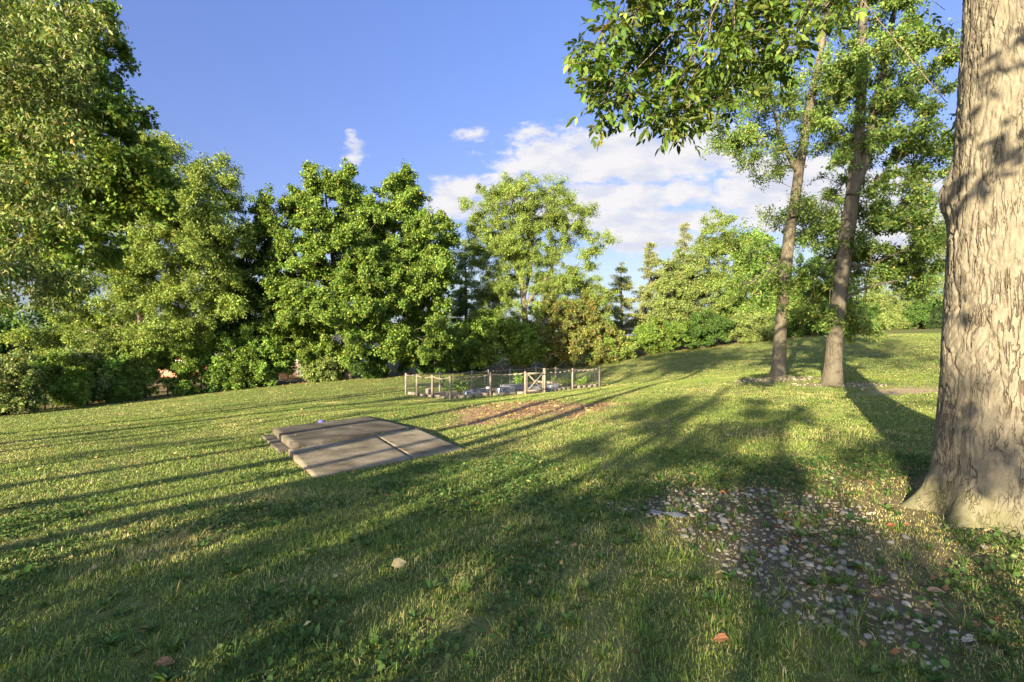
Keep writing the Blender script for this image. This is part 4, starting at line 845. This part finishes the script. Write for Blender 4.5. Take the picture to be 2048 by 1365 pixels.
def ball():
    import bmesh
    p = at(643, 840, 14.0); bm = bmesh.new(); bmesh.ops.create_icosphere(bm, subdivisions=3, radius=.10)
    me = bpy.data.meshes.new('ball'); bm.to_mesh(me); bm.free(); me.polygons.foreach_set('use_smooth', [True]*len(me.polygons))
    o = bpy.data.objects.new('ball', me); C.objects.link(o); me.materials.append(tri(mat('violet_rubber', rough=.45), 3, ((.06,.055,.26),(.08,.07,.32),(.10,.09,.36)))); x, y = p[0], p[1]
    o.location = (x, y, gz(x, y)+.03); tag(o, 'violet blue ball lying behind the raised concrete slab', 'ball')
ball()

# ------------------------------------------------------------------ fenced vegetable garden
GP = {k: on(*v) for k, v in dict(p1=(811.8, 28.2), p2=(834, 26.9), p3=(864.5, 26.0), p5=(900.4, 25.0), p8=(981, 26.0), p10=(1050.5, 26.2), p12=(1089, 26.6), p14=(1145, 28.8), p16=(1199, 30.5),
      p4=(879.6, 30.2), p6=(944, 32.5), p7=(976.6, 33.7), p9=(1020, 35.5), p11=(1072, 38), p13=(1111.6, 35.5), p15=(1148, 33)).items()}
RING = ['p5', 'p8', 'p10', 'p12', 'p14', 'p16', 'p15', 'p13', 'p11', 'p9', 'p7', 'p6', 'p4', 'p1', 'p2', 'p3', 'p5']
def garden():
    rng = np.random.default_rng(9); root = empty('garden_fence', GP['p5'].tolist()); tag(root, 'square vegetable garden fence of wooden posts, thin sagging rails and wire mesh', 'fence')
    ang = math.radians(34)
    for k, p in GP.items():
        H = 1.32 if k in ('p12',) else 1.2; w = .13 if k == 'p12' else .095
        MB().box(p+np.array([0, 0, H/2-.1]), (w, w, H+.2), ang, bev=.012).build('post', M_wood, root)
    for a, b in zip(RING[:-1], RING[1:]):
        if (a, b) == ('p10', 'p12'): continue
        A = GP[a]+np.array([0, 0, 1.10]); B = GP[b]+np.array([0, 0, 1.10]); d = unit(B-A); A = A+d*.05; B = B-d*.05; sag = rng.uniform(.02, .10)
        P = [A+(B-A)*t-np.array([0, 0, sag*4*t*(1-t)]) for t in np.linspace(0, 1, 7)]; mb = MB()
        for u, v in zip(P[:-1], P[1:]): mb.bar(u, v, .03, .055)
        mb.build('top_rail', M_rail, root)
        w = MB(); L = np.linalg.norm(B-A); nv = int(L/.15)
        for i in range(1, nv):
            q = A+(B-A)*i/nv; g = gz(q[0], q[1]); w.bar((q[0], q[1], g+.02), (q[0], q[1], q[2]-sag*4*(i/nv)*(1-i/nv)-.03), .004, .004, up=(0, 1, 0))
        for j in range(8):
            t = j/7.5; ga = A*1.0; gb_ = B*1.0; ga[2] = A[2]-1.08+t*1.0; gb_[2] = B[2]-1.08+t*1.0; w.bar(ga, gb_, .004, .004)
        w.build('wire_mesh', M_wire, root)
    # the gate
    a, b = GP['p10'], GP['p12']; d = unit((b-a)*np.array([1, 1, 0])); n = np.array([d[1], -d[0], 0]); L = np.linalg.norm((b-a)[:2]); z0 = max(a[2], b[2])+.10
    g0 = np.array([a[0], a[1], z0])+d*.09; g1 = np.array([b[0], b[1], z0])-d*.10; up = np.array([0, 0, 1.])
    fr = MB()
    for q in (g0, g1): fr.bar(q-up*.02, q+up*1.0, .05, .08, up=n)
    for h in (.05, .95): fr.bar(g0+d*.041+up*h, g1-d*.041+up*h, .05, .09)
    gate = fr.build('gate', M_wood, root)
    MB().bar(g0+d*.05+up*.92+n*.03, g1-d*.05+up*.10+n*.03, .025, .07).build('cross_brace', M_wood, gate)
    MB().bar(g0+d*.05+up*.10+n*.057, g1-d*.05+up*.92+n*.057, .025, .07).build('cross_brace', M_wood, gate)
    for h in (.10, .90): MB().bar(g1-d*.16+up*h+n*.055, g1+d*.12+up*h+n*.075, .012, .05).build('hinge', M_black, gate)
    # dark steel stakes between the posts
    for i, (px, Y) in enumerate(((970, 29), (1003, 30), (1190, 31.5))):
        p = on(px, Y); MB().bar(p-up*.1, p+up*1.05, .03, .03, up=(0, 1, 0)).build('stake', M_black, root)
garden()
def pt(px, Y): return on(px, Y)
def bed(label, px, Y, w, d, h, rot, corner=True):
    """corrugated steel planter filled with soil"""
    p = pt(px, Y); root = empty('raised_bed', p.tolist()); tag(root, label, 'raised bed', 'galvanised raised beds in the garden')
    c, s = math.cos(rot), math.sin(rot); X = np.array([c, s, 0]); Yv = np.array([-s, c, 0]); up = np.array([0, 0, 1.]); r = min(.18, w*.2, d*.2)
    ring = []
    for cx_, cy_, a0 in ((w/2-r, d/2-r, 0), (-w/2+r, d/2-r, 90), (-w/2+r, -d/2+r, 180), (w/2-r, -d/2+r, 270)):
        for k in range(5): a = math.radians(a0+k*22.5); ring.append((cx_, cy_, math.cos(a), math.sin(a)))
    m = 41; V = []
    for i in range(m):
        t = i/(m-1); rr = r+.028*math.sin(t*2*math.pi*4)
        for cx_, cy_, u, v in ring: V.append(p+X*(cx_+u*rr)+Yv*(cy_+v*rr)+up*(t*h-.03))
    n = len(ring); i = np.arange(m-1)[:, None]*n; j = np.arange(n)[None, :]; j2 = (j+1) % n
    link_np('wall', np.array(V), [np.stack([i+j, i+j2, i+n+j2, i+n+j], -1).reshape(-1, 4)], M_steel, root, shade=True)
    V = [p+X*(cx_+u*(r+.02))+Yv*(cy_+v*(r+.02))+up*(h-.03) for cx_, cy_, u, v in ring]; V2 = [p+X*(cx_+u*(r-.02))+Yv*(cy_+v*(r-.02))+up*(h-.02) for cx_, cy_, u, v in ring]
    k = np.arange(n); link_np('rim', np.array(V+V2), [np.stack([k, (k+1) % n, n+(k+1) % n, n+k], -1)], M_steel, root, shade=True)
    V = [p+X*(cx_+u*(r-.02))+Yv*(cy_+v*(r-.02))+up*(h-.09) for cx_, cy_, u, v in ring]+[p+up*(h-.05)]
    link_np('soil', np.array(V), [np.stack([k, (k+1) % n, np.full(n, n)], -1)], M_soil, root)
    if corner:
        q = p-X*(w/2+.02)-Yv*(d/2+.02); MB().box(q+up*(h/2-.02), (.09, .09, h+.03), rot, bev=.01).build('corner_post', M_white, root)
R0 = math.radians(34)
bed('low corrugated bed with a white corner, front left of the garden', 946, 26.5, .95, .7, .30, R0*.6)
bed('long dull grey bed across the middle left of the garden', 962, 29.0, 1.2, .6, .26, R0, False)
bed('corrugated bed with a white corner post, centre of the garden', 1011, 27.6, 1.0, .7, .34, R0*.6)
bed('large oval corrugated bed at the back of the garden', 1031, 31.5, 1.8, 1.1, .34, R0, False)
bed('shiny corrugated bed seen through the cross braced gate', 1066, 28.8, 1.1, .8, .36, R0*.5, False)
bed('small corrugated bed right of the gate', 1102, 30.2, .7, .8, .34, R0, False)
def planter():
    p = pt(859, 28.0); root = empty('planter_box', p.tolist()); tag(root, 'small grey planter box near the left posts of the garden', 'planter')
    mb = MB(); 
    for dx, dy, w, d in ((-.17, 0, .04, .38), (.17, 0, .04, .38), (0, -.17, .30, .04), (0, .17, .30, .04)): mb.box(p+np.array([dx, dy, .17]), (w, d, .36), 0)
    mb.build('side_board', M_rail, root); MB().box(p+np.array([0, 0, .14]), (.29, .29, .28)).build('soil', M_soil, root)
    p = pt(976, 30.0); t = empty('white_tub', p.tolist()); tag(t, 'small white tub standing on the long dull bed', 'tub')
    V, q = tube_np(np.array([p+np.array([0, 0, z]) for z in (.10, .11, .19, .27, .28, .26, .21)]), np.array([.01, .10, .11, .12, .125, .11, .01]), 14); link_np('tub_body', V, [q], M_white, t, shade=True)
planter()
def garden_plants():
    def plant(label, px, Y, h, w, n, seed, pl, dz=0.0):
        rng = np.random.default_rng(seed); p = pt(px, Y)+np.array([0, 0, dz]); root = empty('vegetable_plant', p.tolist()); tag(root, label, 'plant')
        mb = MB(); cl = []
        for k in range(6):
            e = p+np.array([rng.normal(0, w*.6), rng.normal(0, w*.6), h*rng.uniform(.55, 1.05)]); mid = (p+e)/2+np.array([0, 0, .08]); P, r = smooth_poly([p-np.array([0,0,.05]), mid, e], [.012, .01, .004], 6); mb.tube(P, r, 5)
            for t in (.5, .75, 1): cl.append(P[int(t*5)])
        mb.build('stem', M_bark, root); V, f, c = foliage(rng, np.array(cl), .16, n, .09, .55, pl); link_np('foliage', V, [f], M_leaf, root, col=c)
    plant('leggy tomato plant beside the front left post of the garden', 893, 26.6, 1.0, .35, 18, 201, G_DARK)
    plant('sprawling grey green plant in the left corner of the garden', 918, 27.6, .75, .5, 14, 202, G_FRESH)
    plant('bushy squash plant by the right corner of the garden', 1163, 31.3, .7, .45, 40, 203, G_MAPLE)
    plant('bright small plant behind the gate post', 1036, 33.5, .9, .35, 28, 204, G_FRESH)
    plant('low yellowing plant along the right side of the garden', 1125, 32.5, .55, .5, 26, 205, G_YELLOW)
garden_plants()
def edging():
    rng = np.random.default_rng(4); proto = []
    for k in range(4):
        me_o = MB().box((0, 0, 0), (.38, .18, .2), 0, bev=.025, jit=.008, rng=rng).build('edging_block', M_block); proto.append(me_o)
    used = [False]*4; N_ = 0
    for a, b in zip(RING[:-1], RING[1:]):
        if (a, b) == ('p10', 'p12') or a in ('p11', 'p9', 'p7', 'p6', 'p4'): continue
        A, B = GP[a], GP[b]; L = np.linalg.norm((B-A)[:2]); n = max(2, int(L/.44)); d = (B-A)/L; inn = np.array([-d[1], d[0], 0])
        for i in range(n):
            p = A+(B-A)*(i+.5)/n+inn*.16; k = rng.integers(4)
            if not used[k]: o = proto[k]; used[k] = True
            else: o = proto[k].copy(); C.objects.link(o)
            o.location = (p[0], p[1], gz(p[0], p[1])+.05+rng.uniform(-.02, .03)); o.rotation_euler = (rng.normal(0, .04), rng.normal(0, .04), math.atan2(d[1], d[0])+rng.normal(0, .06))
            tag(o, 'tan stone edging block set along the foot of the garden fence', 'edging block', 'stone edging blocks round the garden')
edging()
def garden_soil():   # the bare earth inside the fence, a sheet just above the lawn
    poly = [GP[k][:2] for k in RING[:-1]]; c = np.mean(poly, 0); n = 14; V = []; m = len(poly)
    for i in range(n):
        for p in poly: q = c+(np.array(p)-c)*(.985*(i+1)/n); V.append((q[0], q[1], gz(q[0], q[1])+.012))
    V = np.array(V); i = np.arange(n-1)[:, None]*m; j = np.arange(m)[None, :]; j2 = (j+1) % m
    q = np.stack([i+j, i+m+j, i+m+j2, i+j2], -1).reshape(-1, 4); cz = np.array([[c[0], c[1], gz(*c)+.012]]); k = np.arange(m)
    o = link_np('garden_soil', np.vstack([V, cz]), [q, np.stack([k, (k+1) % m, np.full(m, len(V))], -1)], M_soil, shade=True); tag(o, kind='structure')
    return np.array(poly)
GPOLY = garden_soil()
def in_poly(x, y, poly, grow_=1.0):
    poly = np.array(poly)[:, :2]; c = poly.mean(0); poly = c+(poly-c)*grow_; ins = np.zeros(len(x), bool); n = len(poly); j = n-1
    for i in range(n):
        xi, yi = poly[i]; xj, yj = poly[j]; cond = ((yi > y) != (yj > y)) & (x < (xj-xi)*(y-yi)/(yj-yi+1e-12)+xi); ins ^= cond; j = i
    return ins
SLAB1 = [A_, B_, C_, D_]; SLAB2 = [D2, C2, E2, G2]; SLAB3 = [s1, s1+np.array([.55, .6, 0]), s2+np.array([.75, .2, 0]), s2]

# ------------------------------------------------------------------ grass, weeds, stones, fallen leaves
def wedge(rng, n, r0, r1, half=62):
    a = np.radians(rng.uniform(-half, half, n)); r = np.sqrt(rng.uniform(r0*r0, r1*r1, n)); return r*np.sin(a), r*np.cos(a)
def off_slabs(x, y, g=1.0):
    return ~(in_poly(x, y, SLAB1, g) | in_poly(x, y, SLAB2, g) | in_poly(x, y, SLAB3, g))
def big_trunk_mask(x, y): return np.hypot(x-4.62, y-4.54) > .62
def grass():
    rng = np.random.default_rng(2)
    P = []; Hs = []; Ws = []
    for r0, r1, dens, h, w in ((1.3, 3.2, 6800, .044, .0036), (3.2, 5.5, 4800, .044, .0044), (5.5, 9, 2300, .044, .0066), (9, 15, 1250, .047, .0085), (15, 26, 760, .040, .0125), (26, 58, 190, .040, .024)):
        n = int(math.radians(124)/2*(r1*r1-r0*r0)*dens); x, y = wedge(rng, n, r0, r1)
        pr = (1-.93*m_dirt(x, y)*smooth(.30, .42, fbm2(x*2.2, y*2.2, 3, 207)))*(1-.70*m_stone(x, y))*(1-.40*m_base(x, y))*(1-.85*m_ring(x, y))*(1-.9*m_bare(x, y))*(1-.88*m_wood(x, y))*(.55+.9*fbm2(x*1.3, y*1.3, 3, 201))
        k = (rng.random(n) < pr) & off_slabs(x, y, .995) & big_trunk_mask(x, y) & ~in_poly(x, y, GPOLY, .98)
        x, y = x[k], y[k]; P.append(np.stack([x, y], 1)); Hs.append(np.full(len(x), h)); Ws.append(np.full(len(x), w))
    P = np.concatenate(P); h = np.concatenate(Hs); w = np.concatenate(Ws); n = len(P); x, y = P[:, 0], P[:, 1]; z = ground_z(x, y)
    tall = fbm2(x*.9, y*.9, 3, 211); h = h*rng.uniform(.35, 1.2, n)*(.30+1.25*fbm2(x*4, y*4, 3, 213))*(.65+.6*tall)*(1-.35*m_base(x, y)); h = h*np.where(rng.random(n) < .02, 1.8, 1.0)
    a = rng.uniform(0, 6.283, n); S = np.stack([np.cos(a), np.sin(a), np.zeros(n)], 1); b = a+rng.normal(math.pi/2, .5, n)
    lean = (.15+1.5*rng.random(n)**1.6)[:, None]*np.stack([np.cos(b), np.sin(b), np.zeros(n)], 1); up = np.array([0, 0, 1.])
    B0 = np.stack([x, y, z-.004], 1); mid = B0+(up*.62+lean*.30)*h[:, None]; tip = B0+(up*.85+lean*.95)*h[:, None]
    V = np.stack([B0-S*w[:, None]*.5, B0+S*w[:, None]*.5, mid+S*w[:, None]*.42, mid-S*w[:, None]*.42, tip], 1).reshape(-1, 3)
    i = np.arange(n)[:, None]*5; q = i+np.array([[0, 1, 2, 3]]); t = i+np.array([[3, 2, 4]])
    dry = np.clip(.62*fbm2(x*.7, y*.7, 4, 221)+.38*fbm2(x*3.1, y*3.1, 2, 225)+.25*m_base(x, y)+.25*m_dirt(x, y)+rng.normal(0, .12, n)-.06, 0, 1)
    g1 = np.array([.085,.150,.024]); g2 = np.array([.175,.222,.046]); d1 = np.array([.44,.37,.155])
    k = rng.random((n, 1)); col = g1*(1-k)+g2*k; dd = smooth(.46, .75, dry)[:, None]*.70; col = col*(1-dd)+d1*dd
    straw = rng.random(n) < .07; col[straw] = np.array([.36,.29,.15])
    fd = smooth(8, 30, np.hypot(x, y))[:, None]; mean = (g1*.5+g2*.5)*(1-dd)+d1*dd; col = col+(mean-col)*fd*.7
    col = col*(1+rng.normal(0, 1, (n, 1))*(.16-.11*fd)); col = np.clip(col, .01, .8)
    o = link_np('grass', V, [q, t], M_grass, col=np.repeat(col, 5, 0)); tag(o, kind='stuff', label='mown autumn lawn grass, green with dry straw patches', cat='grass')
    print('blades', n)
grass()
def weeds():
    rng = np.random.default_rng(6); n = 90000; x, y = wedge(rng, n, 1.4, 8.5); d = fbm2(x*.8, y*.8, 3, 301)
    right = smooth(-3.5, 1.0, x)*smooth(9, 5, y); pr = smooth(.50, .68, d+.10*right-.05*smooth(4.5, 8, np.hypot(x, y)))*(1-.75*m_stone(x, y)); k = (rng.random(n) < pr) & off_slabs(x, y, 1.02) & big_trunk_mask(x, y)
    x, y = x[k], y[k]; n = len(x); z = ground_z(x, y)+rng.uniform(.010, .045, n)
    P = np.stack([x, y, z], 1); Nn = unit(rng.normal(size=(n, 3))*.5+np.array([0, 0, 1])); Ax = unit(rng.normal(size=(n, 3))); l = .012+.034*rng.random(n)**1.5
    V1, f1, c1 = leaf_mesh(P, Nn, Ax, l, l*.95, pal(rng, n, [(.035,.075,.018),(.06,.105,.026),(.09,.14,.04)], [4, 4, 1.5]), 1)
    # rosettes of broad leaves
    m = 330; x, y = wedge(rng, m*3, 1.9, 6.5, 50); k = off_slabs(x, y, 1.03) & big_trunk_mask(x, y); x, y = x[k][:m], y[k][:m]; m = len(x); z = ground_z(x, y)
    idx = np.repeat(np.arange(m), 8); j = np.tile(np.arange(8), m); a = j*.785*1.1+np.repeat(rng.uniform(0, 6, m), 8)+rng.normal(0, .2, m*8); el = rng.uniform(.25, .9, m*8)
    Ax = np.stack([np.cos(a)*np.cos(el), np.sin(a)*np.cos(el), np.sin(el)], 1); Nn = unit(np.stack([-np.cos(a)*np.sin(el), -np.sin(a)*np.sin(el), np.cos(el)], 1)+rng.normal(size=(m*8, 3))*.15)
    L = rng.uniform(.035, .095, m)[idx]*rng.uniform(.6, 1.1, m*8)
    V2, f2, c2 = leaf_mesh(np.stack([x, y, z+.008], 1)[idx], Nn, Ax, L, L*.42, pal(rng, m*8, [(.045,.095,.022),(.075,.13,.03),(.12,.16,.045)], [3, 3, 1]), 1)
    # long tufts of coarse grass
    m = 420; x, y = wedge(rng, m*2, 1.9, 7, 50); k = off_slabs(x, y, 1.03) & big_trunk_mask(x, y) & (rng.random(m*2) < .35+.6*smooth(-1.5, 1, x)); x, y = x[k][:m], y[k][:m]; m = len(x); z = ground_z(x, y); b = 26
    idx = np.repeat(np.arange(m), b); a = rng.uniform(0, 6.283, m*b); el = rng.uniform(.45, 1.4, m*b); Ax = np.stack([np.cos(a)*np.cos(el), np.sin(a)*np.cos(el), np.sin(el)], 1); Nn = unit(np.stack([-np.cos(a)*np.sin(el), -np.sin(a)*np.sin(el), np.cos(el)], 1))
    P = np.stack([x, y, z-.004], 1)[idx]+np.stack([np.cos(a), np.sin(a), np.zeros(m*b)], 1)*rng.uniform(0, .035, (m*b, 1)); L = rng.uniform(.06, .13, m)[idx]*rng.uniform(.5, 1.1, m*b)
    V3, f3, c3 = leaf_mesh(P, Nn, Ax, L, np.full(m*b, .0055), pal(rng, m*b, [(.06,.12,.02),(.11,.165,.035),(.26,.23,.09)], [4, 4, 1]), 1)
    o = link_np('ground_cover', np.vstack([V1, V2, V3]), [np.vstack([f1, f2+len(V1), f3+len(V1)+len(V2)])], M_leaf, col=np.vstack([c1, c2, c3])); tag(o, kind='stuff', label='low clover, plantain and coarse weeds growing through the lawn', cat='weeds')
weeds()
def stones():
    rng = np.random.default_rng(8); import bmesh
    metas = []
    mats = [tri(mat('pebble_%s' % nm, rough=.8, spec=.2), 12, tuple(tuple(v*k for v in c) for k, c in zip((.75, 1, 1.2), (col,)*3)), bump=.12, bscale=70, dist=.004) for nm, col in (('tan', (.185,.16,.118)), ('pale', (.25,.225,.175)), ('grey', (.155,.145,.128)), ('rust', (.155,.118,.085)))]
    for k in range(12):
        bm = bmesh.new(); bmesh.ops.create_icosphere(bm, subdivisions=2, radius=1); s = np.array([1.0, rng.uniform(.6, .9), rng.uniform(.42, .7)]); o_ = rng.uniform(0, 20, 3); pw = rng.uniform(.75, 1.0)
        for v in bm.verts:
            c = np.array(v.co); c = np.sign(c)*np.abs(c)**pw; nz = .8+.42*float(fbm2(c[0]*1.4+o_[0], c[1]*1.4+c[2]*1.7+o_[1], 2, 3)); v.co = Vector((c*s*nz).tolist())
        me = bpy.data.meshes.new('pebble'); bm.to_mesh(me); bm.free(); me.polygons.foreach_set('use_smooth', [True]*len(me.polygons)); me.materials.append(mats[int(rng.choice(4, p=[.42, .32, .16, .10]))]); metas.append(me)
    n = 26000; x = rng.uniform(-.2, 4.8, n); y = rng.uniform(1.9, 6.3, n); ms = m_stone(x, y); mb_ = m_base(x, y)
    k = (rng.random(n) < np.maximum(ms*ms*.28, mb_*.006)) & big_trunk_mask(x, y) & (np.hypot(x-4.62, y-4.54) > .95); x, y = x[k], y[k]
    # keep them apart
    order = rng.permutation(len(x)); keep = []; cell = {}; size = rng.lognormal(math.log(.0165), .38, len(x)).clip(.008, .038)
    for i in order:
        cxi, cyi = int(x[i]/.1), int(y[i]/.1); ok = True
        for a in (-1, 0, 1):
            for b in (-1, 0, 1):
                for j in cell.get((cxi+a, cyi+b), ()):
                    if (x[i]-x[j])**2+(y[i]-y[j])**2 < ((size[i]+size[j])*.80)**2: ok = False; break
        if ok: keep.append(i); cell.setdefault((cxi, cyi), []).append(i)
    keep = np.array(keep); x, y, size = x[keep], y[keep], size[keep]; z = ground_z(x, y); imp = size/y; o_ = np.argsort(-imp)
    print('pebbles', len(x)); big = o_[:300]; rest = o_[300:]
    for i in big:
        o = bpy.data.objects.new('pebble', metas[int(rng.integers(12))]); C.objects.link(o); s = size[i]*1.05; o.scale = (s, s, s)
        o.location = (x[i], y[i], z[i]+s*.08); o.rotation_euler = (rng.normal(0, .2), rng.normal(0, .2), rng.uniform(0, 6.28)); tag(o, 'rounded tan pebble among the stones near the foot of the big trunk', 'pebble', 'pebbles by the big trunk')
    # the small remainder, and the rings of stones round the middle trees
    n = 9000; x2 = rng.uniform(7, 14.5, n); y2 = rng.uniform(16, 22, n); k = (rng.random(n) < m_ring(x2, y2)*.14); x2, y2 = x2[k], y2[k]; s2_ = rng.uniform(.02, .05, len(x2))
    X = np.r_[x[rest], x2]; Y_ = np.r_[y[rest], y2]; S_ = np.r_[size[rest], s2_]; Z = ground_z(X, Y_); base = [np.array([v.co[:] for v in m.vertices]) for m in metas]; fc = np.array([p.vertices[:] for p in metas[0].polygons]); Vs = []; Fs = []; c0 = 0; cols = []
    pc = np.array([(.17,.147,.108),(.23,.205,.16),(.145,.135,.12),(.145,.11,.08)])
    for i in range(len(X)):
        a = rng.uniform(0, 6.28); c, s = math.cos(a), math.sin(a); b = base[int(rng.integers(12))]*S_[i]; Vs.append(np.stack([b[:, 0]*c-b[:, 1]*s+X[i], b[:, 0]*s+b[:, 1]*c+Y_[i], b[:, 2]+Z[i]+S_[i]*.25], 1)); Fs.append(fc+c0); c0 += len(b); cols.append(np.tile(pc[int(rng.choice(4, p=[.42, .32, .16, .10]))]*rng.uniform(.8, 1.2), (len(b), 1)))
    m = mat('gravel_stone', rough=.85, spec=.15); nt, N, L, b_ = nodes(m); a_ = N('ShaderNodeAttribute'); a_.attribute_name = 'Col'; L(a_.outputs['Color'], b_.inputs['Base Color'])
    o = link_np('gravel', np.vstack(Vs), [np.vstack(Fs)], m, col=np.vstack(cols), shade=True); tag(o, kind='stuff', label='small gravel stones in the stony patch and round the lawn trees', cat='gravel')
stones()
def leaves_on_lawn():
    rng = np.random.default_rng(14)
    cols = [(.36,.26,.10),(.28,.16,.07),(.19,.095,.05),(.40,.32,.16),(.13,.075,.042)]
    def one(px, py, L, c, label, rot):
        # intersect the view ray with the ground by stepping outward
        t = np.linspace(1.5, 40, 6000); X = (px-CX)/F*t; Zr = EYE-(py-CY)/F*t; g = ground_z(X, t); i = int(np.argmax(Zr < g+.02)); p = np.array([X[i], t[i], g[i]+.035])
        me_o = None; Nn = unit(rng.normal(size=(1, 3))*.3+np.array([0, -.1, 1])); Ax = np.array([[math.cos(rot), math.sin(rot), .05]])
        m = tri(mat('dry_leaf', rough=.75, spec=.2), 25, tuple(tuple(v*k for v in c) for k in (.4, .65, .8)))
        V, f, _ = leaf_mesh(np.zeros((1, 3)), Nn, Ax, np.array([L]), np.array([L*.75]), np.ones((1, 3)), 1)
        me = bpy.data.meshes.new('fallen_leaf'); me.from_pydata([tuple(v) for v in V-np.array([Ax[0][0]*L/2, Ax[0][1]*L/2, 0])], [], [tuple(int(a) for a in ff) for ff in f]); me.materials.append(m)
        o = bpy.data.objects.new('fallen_leaf', me); C.objects.link(o); o.location = p.tolist(); md = o.modifiers.new('thickness', 'SOLIDIFY'); md.thickness = .0015; tag(o, label, 'leaf', 'larger leaves fallen on the lawn')
    one(798, 1132, .115, (.50,.40,.20), 'large pale yellow leaf lying alone on the lawn in the foreground', .6)
    one(1058, 1167, .055, (.42,.30,.12), 'small tan leaf on the shaded lawn, right of the large pale leaf', 2.1)
    one(534, 1020, .07, (.36,.22,.10), 'brown curled leaf on the grass left of centre, below the slab', 1.0)
    one(145, 1114, .06, (.46,.34,.20), 'pale leaf on the sunny streak at the left', 2.4)
    one(1445, 985, .075, (.50,.22,.04), 'orange leaf lying on the far end of the pebbles', .3)
    one(330, 1332, .09, (.30,.16,.08), 'crumpled brown leaf near the bottom left', .2)
    one(1440, 1280, .085, (.30,.13,.06), 'reddish brown leaf in the weeds at the bottom', 2.7)
    one(1783, 1055, .085, (.36,.12,.06), 'rust red leaf beside the roots of the big trunk', 2.9)
    one(1870, 1188, .11, (.38,.24,.13), 'long tan leaf on the dry grass at lower right', 2.8)
    one(1932, 1278, .085, (.60,.52,.42), 'whitish dead leaf on the grass at the lower right', 2.5)
    one(290, 1040, .06, (.46,.38,.14), 'yellow leaf on the lit lawn at left', .9)
    one(420, 1075, .05, (.36,.26,.12), 'small brown leaf between the shade streaks at left', .4)
    # the litter nobody could count
    n = 12000; x, y = wedge(rng, n, 1.8, 12); k = (rng.random(n) < .04+.18*m_base(x, y)+.30*m_stone(x, y)) & big_trunk_mask(x, y); x, y = x[k], y[k]
    n2 = 60000; x2, y2 = wedge(rng, n2, 20, 60, 58); w = beyond(x2, y2); k = (rng.random(n2) < .75*np.exp(-((w-.3)/1.6)**2)) ; x2, y2 = x2[k], y2[k]
    n3 = 3500; x3, y3 = wedge(rng, n3, 8, 40, 58); k = rng.random(n3) < .22; x3, y3 = x3[k], y3[k]
    n4 = 2600; x4 = rng.uniform(-3.5, 4, n4); y4 = rng.uniform(12, 19, n4); k = rng.random(n4) < m_dirt(x4, y4)*.8; x4, y4 = x4[k], y4[k]
    x = np.r_[x, x2, x3, x4]; y = np.r_[y, y2, y3, y4]; n = len(x); far = np.hypot(x, y); P = np.stack([x, y, ground_z(x, y)+rng.uniform(.01, .05, n)], 1)
    s1_ = in_poly(x, y, SLAB1); s2b = in_poly(x, y, SLAB2); kk = ~(s1_ | s2b); P = P[kk]; far = far[kk]; n = len(P)
    L = rng.uniform(.03, .065, n)*np.clip(far/9, 1, 2.2); Nn = unit(rng.normal(size=(n, 3))*.45+np.array([0, 0, 1])); Ax = unit(rng.normal(size=(n, 3)))
    V, f, c = leaf_mesh(P, Nn, Ax, L, L*.7, pal(rng, n, cols, [2, 3, 2.4, 1.6, 1.8]), 0); o = link_np('leaf_litter', V, [f], M_leaf, col=c); tag(o, kind='stuff', label='scattered small brown and yellow leaf litter', cat='leaf litter')
    # leaves lying on the slabs
    sl = []
    for Q, n5 in ((np.array(SLAB1), 16), (np.array(SLAB2), 22)):
        u = rng.random((n5, 2)); sl.append((Q[0]*(1-u[:, :1])+Q[1]*u[:, :1])*(1-u[:, 1:])+(Q[3]*(1-u[:, :1])+Q[2]*u[:, :1])*u[:, 1:])
    u = rng.random((34, 1)); sl.append(np.array(SLAB1[3])*(1-u)+np.array(SLAB1[2])*u+rng.normal(size=(34, 3))*np.array([.03, .03, 0])+np.array([.05, -.05, 0]))
    P = np.vstack(sl)+np.array([0, 0, .012]); n = len(P); L = rng.uniform(.03, .065, n); V, f, c = leaf_mesh(P, unit(rng.normal(size=(n, 3))*.25+np.array([0, 0, 1])), unit(rng.normal(size=(n, 3))), L, L*.7, pal(rng, n, cols, [2, 3, 2, 1, 1]), 0)
    o = link_np('slab_leaf_litter', V, [f], M_leaf, col=c); tag(o, kind='stuff', label='small dead leaves lying on the concrete slabs', cat='leaf litter')
leaves_on_lawn()
def plastic():
    rng = np.random.default_rng(3); p = np.array([1.42, 4.55, 0]); n, m = 16, 8; V = []
    for i in range(n):
        for j in range(m):
            u = (i/(n-1)-.5)*.34; v = (j/(m-1)-.5)*(.10+.05*math.sin(i*.7)); x = p[0]+u*.86+v*.3; y = p[1]-u*.42+v*.9; V.append((x, y, gz(x, y)+.03+.028*float(fbm2(np.array([u*22]), np.array([v*26]), 3, 5)[0])+.01*rng.random()))
    i = np.arange(n-1)[:, None]*m; j = np.arange(m-1)[None, :]; q = np.stack([i+j, i+m+j, i+m+j+1, i+j+1], -1).reshape(-1, 4)
    o = link_np('plastic_sheet', np.array(V), [q], mat('grey_plastic', (.13,.135,.14), .6, .3), shade=False); md = o.modifiers.new('thickness', 'SOLIDIFY'); md.thickness = .001; tag(o, 'crumpled scrap of grey plastic lying on the pebbles', 'plastic scrap')
plastic()

print('leaves', LEAVES[0])
